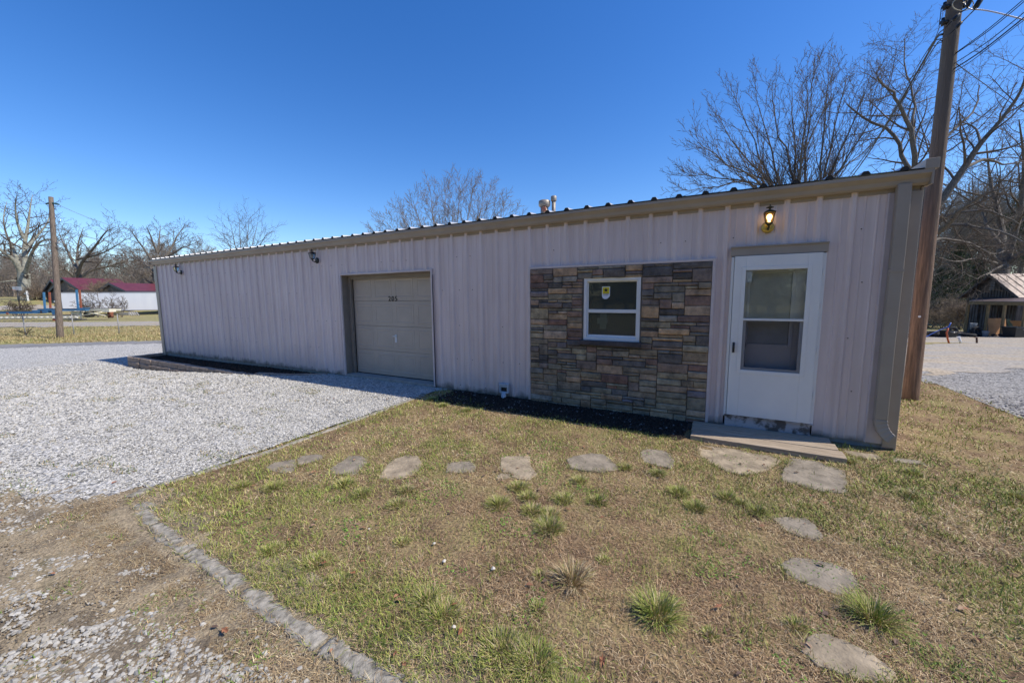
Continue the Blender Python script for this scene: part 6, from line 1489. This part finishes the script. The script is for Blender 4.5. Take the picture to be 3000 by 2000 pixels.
for k in range(4):
    w = MB(); a = spot(378+k*7, 914, 46.3); b = spot(386+k*7, 924, 46.0); w.tube([a, b], .07, 8); o = w.build('concrete_pipe', M['concrete'], loc=tuple(a)); tag(o, 'short grey pipe leaning in a row of four right of the concrete slab', 'pipe', 'leaning grey pipes')
# debris at the foot of the leaning fence post
w = MB()
for k in range(14):
    q = spot(72+random.uniform(-6, 14), 978+random.uniform(-4, 6), 23.2); w.tube([q, q+Vector((random.uniform(-.5, .5), random.uniform(-.3, .3), random.uniform(.0, .35)))], .012, 4)
o = w.build('brush_pile', M['twig'], loc=base_at(74, 980, 23)); tag(o, 'small dark pile of sticks at the base of the leftmost leaning fence post', 'brush pile')

# ------------------------------------------------------------------ barn yard on the right
BZ = -1.0
bn = thing('wooden_barn', tuple(lz(33, 26, BZ)), 'small weathered board barn with rusty pink metal roof and open lean-to porch', 'barn')
A = np.array((32.8, 25.0)); GV = np.array((.75, 3.4)); RV = np.array((9.8, -2.0)); n_out = np.array((-1.0, .21))
zE, zR = 1.72, 3.02
def P2(q, z): return lz(q[0], q[1], z)
w = MB(); F, Bk = A, A+GV; mid = A+GV/2
w.face([P2(F, BZ-.3), P2(Bk, BZ-.3), P2(Bk, zE), P2(mid, zR), P2(F, zE)])
w.face([P2(F, BZ-.3), P2(F+RV, BZ-.3), P2(F+RV, zE), P2(F, zE)]); w.face([P2(Bk, BZ-.3), P2(Bk+RV, BZ-.3), P2(Bk+RV, zE), P2(Bk, zE)])
w.face([P2(F+RV, BZ-.3), P2(Bk+RV, BZ-.3), P2(Bk+RV, zE), P2(mid+RV, zR), P2(F+RV, zE)])
bw = w.build('wall', M['barn'], bn)
w = MB()
nb = 17
for k in range(nb+1):       # battens on the gable wall
    q = F+GV*(k/nb); top = zE+(zR-zE)*(1-abs(k/nb-.5)*2); q = q+n_out*.02
    p = P2(q, BZ); d_ = GV/np.linalg.norm(GV)*.05; w.obox(p, P2(q+d_, BZ)-p, P2(q+n_out*.025, BZ)-p, (0, 0, top-BZ-.05))
w.build('batten', M['barn'], bw)
w = MB(); ov = n_out*.35; k_ = 1.22
for sg, e in ((1, F), (-1, Bk)):
    v_ = e-mid; lo = mid+v_*k_; zl = zR-(zR-zE)*k_
    q = [P2(mid+ov, zR+.06), P2(mid+RV-ov, zR+.06), P2(lo+RV-ov, zl+.06), P2(lo+ov, zl+.06)]
    w.add(q+[x-Vector((0, 0, .05)) for x in q], [(0, 1, 2, 3), (4, 5, 6, 7), (0, 1, 5, 4), (1, 2, 6, 5), (2, 3, 7, 6), (3, 0, 4, 7)])
brf = w.build('roof', M['barnroof'], bn)
w = MB()
for k in range(26):
    s_ = ov+(RV-2*ov)*(k/25); v_ = F-mid; lo = mid+v_*k_; zl = zR-(zR-zE)*k_; w.tube([P2(mid+s_, zR+.075), P2(lo+s_, zl+.075)], .014, 4, smooth=False)
w.build('seam', M['tandark'], brf)
w = MB()
for e in (F, Bk):
    lo = mid+(e-mid)*k_; zl = zR-(zR-zE)*k_; p = P2(mid+ov*1.05, zR-.10); w.obox(p, P2(lo+ov*1.05, zl-.10)-p, P2(mid+ov*.92, zR-.10)-p, (0, 0, .14))
w.build('barge_board', M['barn'], brf)
w = MB(); q = mid+n_out*.05-GV*.05
for k in range(6): p = P2(q, 2.0+k*.11); w.obox(p, P2(q+GV*.11, 2.0+k*.11)-p, P2(q+n_out*.05, 2.0+k*.11+.0)-p, (0, 0, .06))
w.build('louver', pm('pale_louver', (.25, .25, .26), rough=.8), bw)
# porch
PF = [np.array((30.2, 22.6)), np.array((31.35, 26.5))]; zp = 1.22
w = MB(); a0, a1 = PF; c0, c1 = A-GV*.55+n_out*.05, A+GV*.75+n_out*.05
q = [P2(a0, zp), P2(a1, zp), P2(c1, zp+.22), P2(c0, zp+.22)]; w.add(q+[x+Vector((0, 0, .05)) for x in q], [(0, 1, 2, 3), (4, 5, 6, 7), (0, 1, 5, 4), (1, 2, 6, 5), (2, 3, 7, 6), (3, 0, 4, 7)]); w.build('porch_roof', M['barnroof'], bn)
w = MB(); p = P2(a0, zp-.19); w.obox(p, P2(a1, zp-.19)-p, P2(a0+n_out*-.06, zp-.19)-p, (0, 0, .19)); p = P2(a1, zp-.19); w.obox(p, P2(c1, zp-.19)-p, P2(a1-np.array((0, .06)), zp-.19)-p, (0, 0, .19)); w.build('porch_beam', M['lumber'], bn)
for k, s_ in enumerate((.02, .34, .62, 1.0)):
    q = PF[0]+(PF[1]-PF[0])*s_; w = MB(); p = P2(q, BZ-.2); w.obox(p, P2(q+np.array((.11, 0)), BZ-.2)-p, P2(q+np.array((0, .11)), BZ-.2)-p, (0, 0, zp-BZ)); w.build('post', M['lumber'], bn)
for q in (c1-np.array((.1, .1)), (A+GV*.3+n_out*.2)):
    w = MB(); p = P2(q, BZ-.2); w.obox(p, P2(q+np.array((.1, 0)), BZ-.2)-p, P2(q+np.array((0, .1)), BZ-.2)-p, (0, 0, zp-BZ)); w.build('post', M['barn'], bn)
w = MB(); p = P2(A+np.array((.25, -.35)), BZ); w.obox(p, P2(A+np.array((1.3, -.55)), BZ)-p, (0, .03, 0), (0, 0, 1.95)); w.build('pale_door', pm('pale_barn_door', (.38, .38, .36), rough=.7), bn)
# things lying about
def gr_(X_, Z_): q = lz(X_, Z_); return gzf(q.x, q.y)
def leanbox(name, X_, Z_, wv, h, lean, th, mat, label, cat):
    g_ = gr_(X_, Z_)-.02; p = lz(X_, Z_, g_); w = MB(); w.obox(p, lz(X_+wv[0], Z_+wv[1], g_)-p, (lz(X_+lean[0], Z_+lean[1], g_)-p)+Vector((0, 0, h)), (0, -th, 0)); o = w.build(name, mat, loc=tuple(p)); return tag(o, label, cat)
leanbox('plywood_sheet', 30.15, 24.2, (1.25, .1), 1.15, (.12, .25), .02, M['ply'], 'orange plywood sheet leaning upright under the barn porch', 'plywood')
leanbox('plywood_sheet', 30.9, 23.3, (.45, -.4), 1.0, (-.35, .3), .02, M['ply'], 'narrow plywood board leaning beside the right porch post', 'board')
leanbox('plywood_sheet', 30.6, 23.4, (.15, -.1), 1.1, (-.15, .3), .02, pm('mossy_board', (.06, .08, .03), (.12, .12, .06), scale=4), 'green mossy board leaning left of the narrow plywood board', 'board')
rt = random.Random(8)
for k, (X_, Z_, lab) in enumerate([(27.6, 24.0, 'leftmost tire in the dark junk pile in front of the barn porch'), (28.4, 23.8, 'tire standing right of the leftmost one before the barn porch'), (29.2, 24.1, 'tire lying near the white bucket before the barn porch'), (30.0, 23.2, 'tire in shade under the orange plywood')]):
    g_ = gr_(X_, Z_); t = thing('tire', tuple(lz(X_, Z_, g_)), lab, 'tire', 'old tires before the barn'); c = lz(X_, Z_, g_+(.33 if k % 2 == 0 else .12))
    u1_, u2_ = (rr, Vector((0, 0, 1))) if k % 2 == 0 else (rr, Vector((fw.x, fw.y, 0)))
    ring = [c+u1_*.25*math.cos(a)+u2_*.25*math.sin(a) for a in np.linspace(0, 2*PI, 19)]
    w = MB(); w.tube(ring, .095, 8); w.build('tread', M['rubber'], t)
    w = MB(); ring = [c+u1_*.15*math.cos(a)+u2_*.15*math.sin(a) for a in np.linspace(0, 2*PI, 19)]; w.tube(ring, .03, 6); w.build('rim', M['rust'], t)
for k, (X_, Z_, s_, lab) in enumerate([(29.35, 24.4, 1, 'white plastic bucket standing in the junk before the barn'), (29.3, 23.7, .9, 'greyer bucket in front of the white one before the barn')]):
    g_ = gr_(X_, Z_); q = lz(X_, Z_, g_+(.45 if k == 0 else 0)); t = thing('bucket', tuple(q), lab, 'bucket'); w = MB(); w.lathe(q.x, q.y, [(.13*s_, q.z), (.155*s_, q.z+.36*s_), (.165*s_, q.z+.37*s_), (.165*s_, q.z+.39*s_), (.14*s_, q.z+.39*s_), (.12*s_, q.z+.03)], 16); w.build('shell', pm('bucket_plastic', (.35, .38, .4), rough=.5), t)
    w = MB(); w.tube([q+rr*.16*math.cos(a)+Vector((0, 0, .37-.10*math.sin(a))) - fw*.16*math.sin(a) for a in np.linspace(0, PI, 9)], .006, 4); w.build('handle', M['steelw'], t)
for k, (X_, Z_, n_, ln, lab) in enumerate([(23.8, 25.6, 5, 3.2, 'stack of dark weathered boards left of the barn porch'), (26.2, 24.8, 4, 2.6, 'lower stack of boards between the black tub and the tires')]):
    g_ = gr_(X_, Z_); t = thing('lumber_stack', tuple(lz(X_, Z_, g_)), lab, 'lumber')
    for j in range(n_):
        w = MB(); q = lz(X_+rt.uniform(-.2, .2), Z_+rt.uniform(-.2, .2), g_+.02+j*.085); w.obox(q, lz(ln, rt.uniform(-.3, .3), 0)-lz(0, 0, 0), (lz(0, .35, 0)-lz(0, 0, 0)), (0, 0, .06)); w.build('board', M['barn'], t)
def tub(X_, Z_, lab, s_=1.):
    g_ = gr_(X_, Z_); t = thing('plastic_tub', tuple(lz(X_, Z_, g_)), lab, 'tub'); p = lz(X_, Z_, g_)
    w = MB(); n = 4; rgs = []
    for r_, z in ((.42, 0), (.50, .48), (.54, .48), (.54, .53), (.48, .53), (.42, .06)):
        rgs.append([p+(rr*math.cos(PI/4+k*PI/2)*1.15+Vector((fw.x, fw.y, 0))*math.sin(PI/4+k*PI/2)*.8)*r_*s_+Vector((0, 0, z*s_)) for k in range(4)])
    w.tube_rings(rgs, smooth=False); w.build('shell', M['black'], t, bevel=.02)
    w = MB(); w.tube([p+rr*-.2-fw*.36*s_+Vector((0, 0, .38*s_)), p-fw*.42*s_+Vector((0, 0, .36*s_)), p+rr*.2-fw*.36*s_+Vector((0, 0, .38*s_))], .015, 5); w.build('handle', M['steelw'], t)
tub(22.9, 22.6, 'black plastic tub behind the blue hose in the yard', .85); tub(29.9, 22.7, 'large black tub in the shade below the right porch posts', 1.2); tub(26.9, 23.6, 'dark tub between the board stacks and the tires', .8)
for k in range(7):
    X_ = 24+k*1.05+rt.uniform(-.3, .3); Z_ = 24.6+rt.uniform(-.4, .4); g_ = gr_(X_, Z_); q = lz(X_, Z_, g_)
    bm = bmesh.new(); bmesh.ops.create_icosphere(bm, subdivisions=3, radius=.42)
    for v in bm.verts: v.co *= 1+.5*mnoise.noise(v.co*3+Vector((k*5, 0, 0))); v.co.z = abs(v.co.z)*.65
    me = bpy.data.meshes.new('scrap_heap'); bm.to_mesh(me); bm.free(); me.materials.append(M['scrap'] if 'scrap' in M else M['rubber']); o = bpy.data.objects.new('scrap_heap', me); COL.objects.link(o); o.location = q
    tag(o, 'low dark heap of covered scrap along the front of the barn porch', 'scrap heap', 'scrap heaps before the barn')
# pipes and hose in the grass island
q = spot(2777, 1033, 18); q.z = gzf(q.x, q.y); t = thing('conduit_stub', tuple(q), 'orange conduit curving out of the ground, feeding the blue hose', 'conduit')
w = MB(); w.tube([q, q+rr*-.10+Vector((0, 0, .25)), q+rr*-.17+Vector((0, 0, .5)), q+rr*-.13+Vector((0, 0, .72))], .035, 8); w.build('pipe', M['orange'], t)
top = q+rr*-.13+Vector((0, 0, .70)); w = MB(); w.tube([top, top+rr*.10+Vector((0, 0, .28))], .022, 8); w.tube([top+rr*.10+Vector((0, 0, .28)), top+rr*.02+Vector((0, 0, .1)), top+rr*-.5+Vector((0, 0, -.12)), top+rr*-1.0+Vector((0, 0, -.40)), top+rr*-1.5+Vector((0, 0, -.62)), top+rr*-2.2+Vector((0, 0, -.66))], .016, 6)
w.build('blue_hose', M['hose'], t)
q = spot(2812, 1036, 18); q.z = gzf(q.x, q.y)-.03; w = MB(); w.tube([q, q+rr*-.14+Vector((0, 0, .33))], .045, 12); w.tube([q+rr*-.137+Vector((0, 0, .322)), q+rr*-.145+Vector((0, 0, .345))], .052, 12); o = w.build('pvc_pipe', M['pvc'], loc=tuple(q)); tag(o, 'short white plastic pipe sticking up from the grass strip in the yard', 'pipe')
q = spot(2858, 1036, 18); q.z = gzf(q.x, q.y)-.03; w = MB(); w.tube([q, q+rr*-.04+Vector((0, 0, .30))], .035, 10); w.tube([q+rr*-.04+Vector((0, 0, .30)), q+rr*-.2+Vector((0, 0, .33))], .02, 8); o = w.build('rusty_tap', M['rust'], loc=tuple(q)); tag(o, 'rusty standpipe with a short side arm right of the white pipe', 'standpipe')
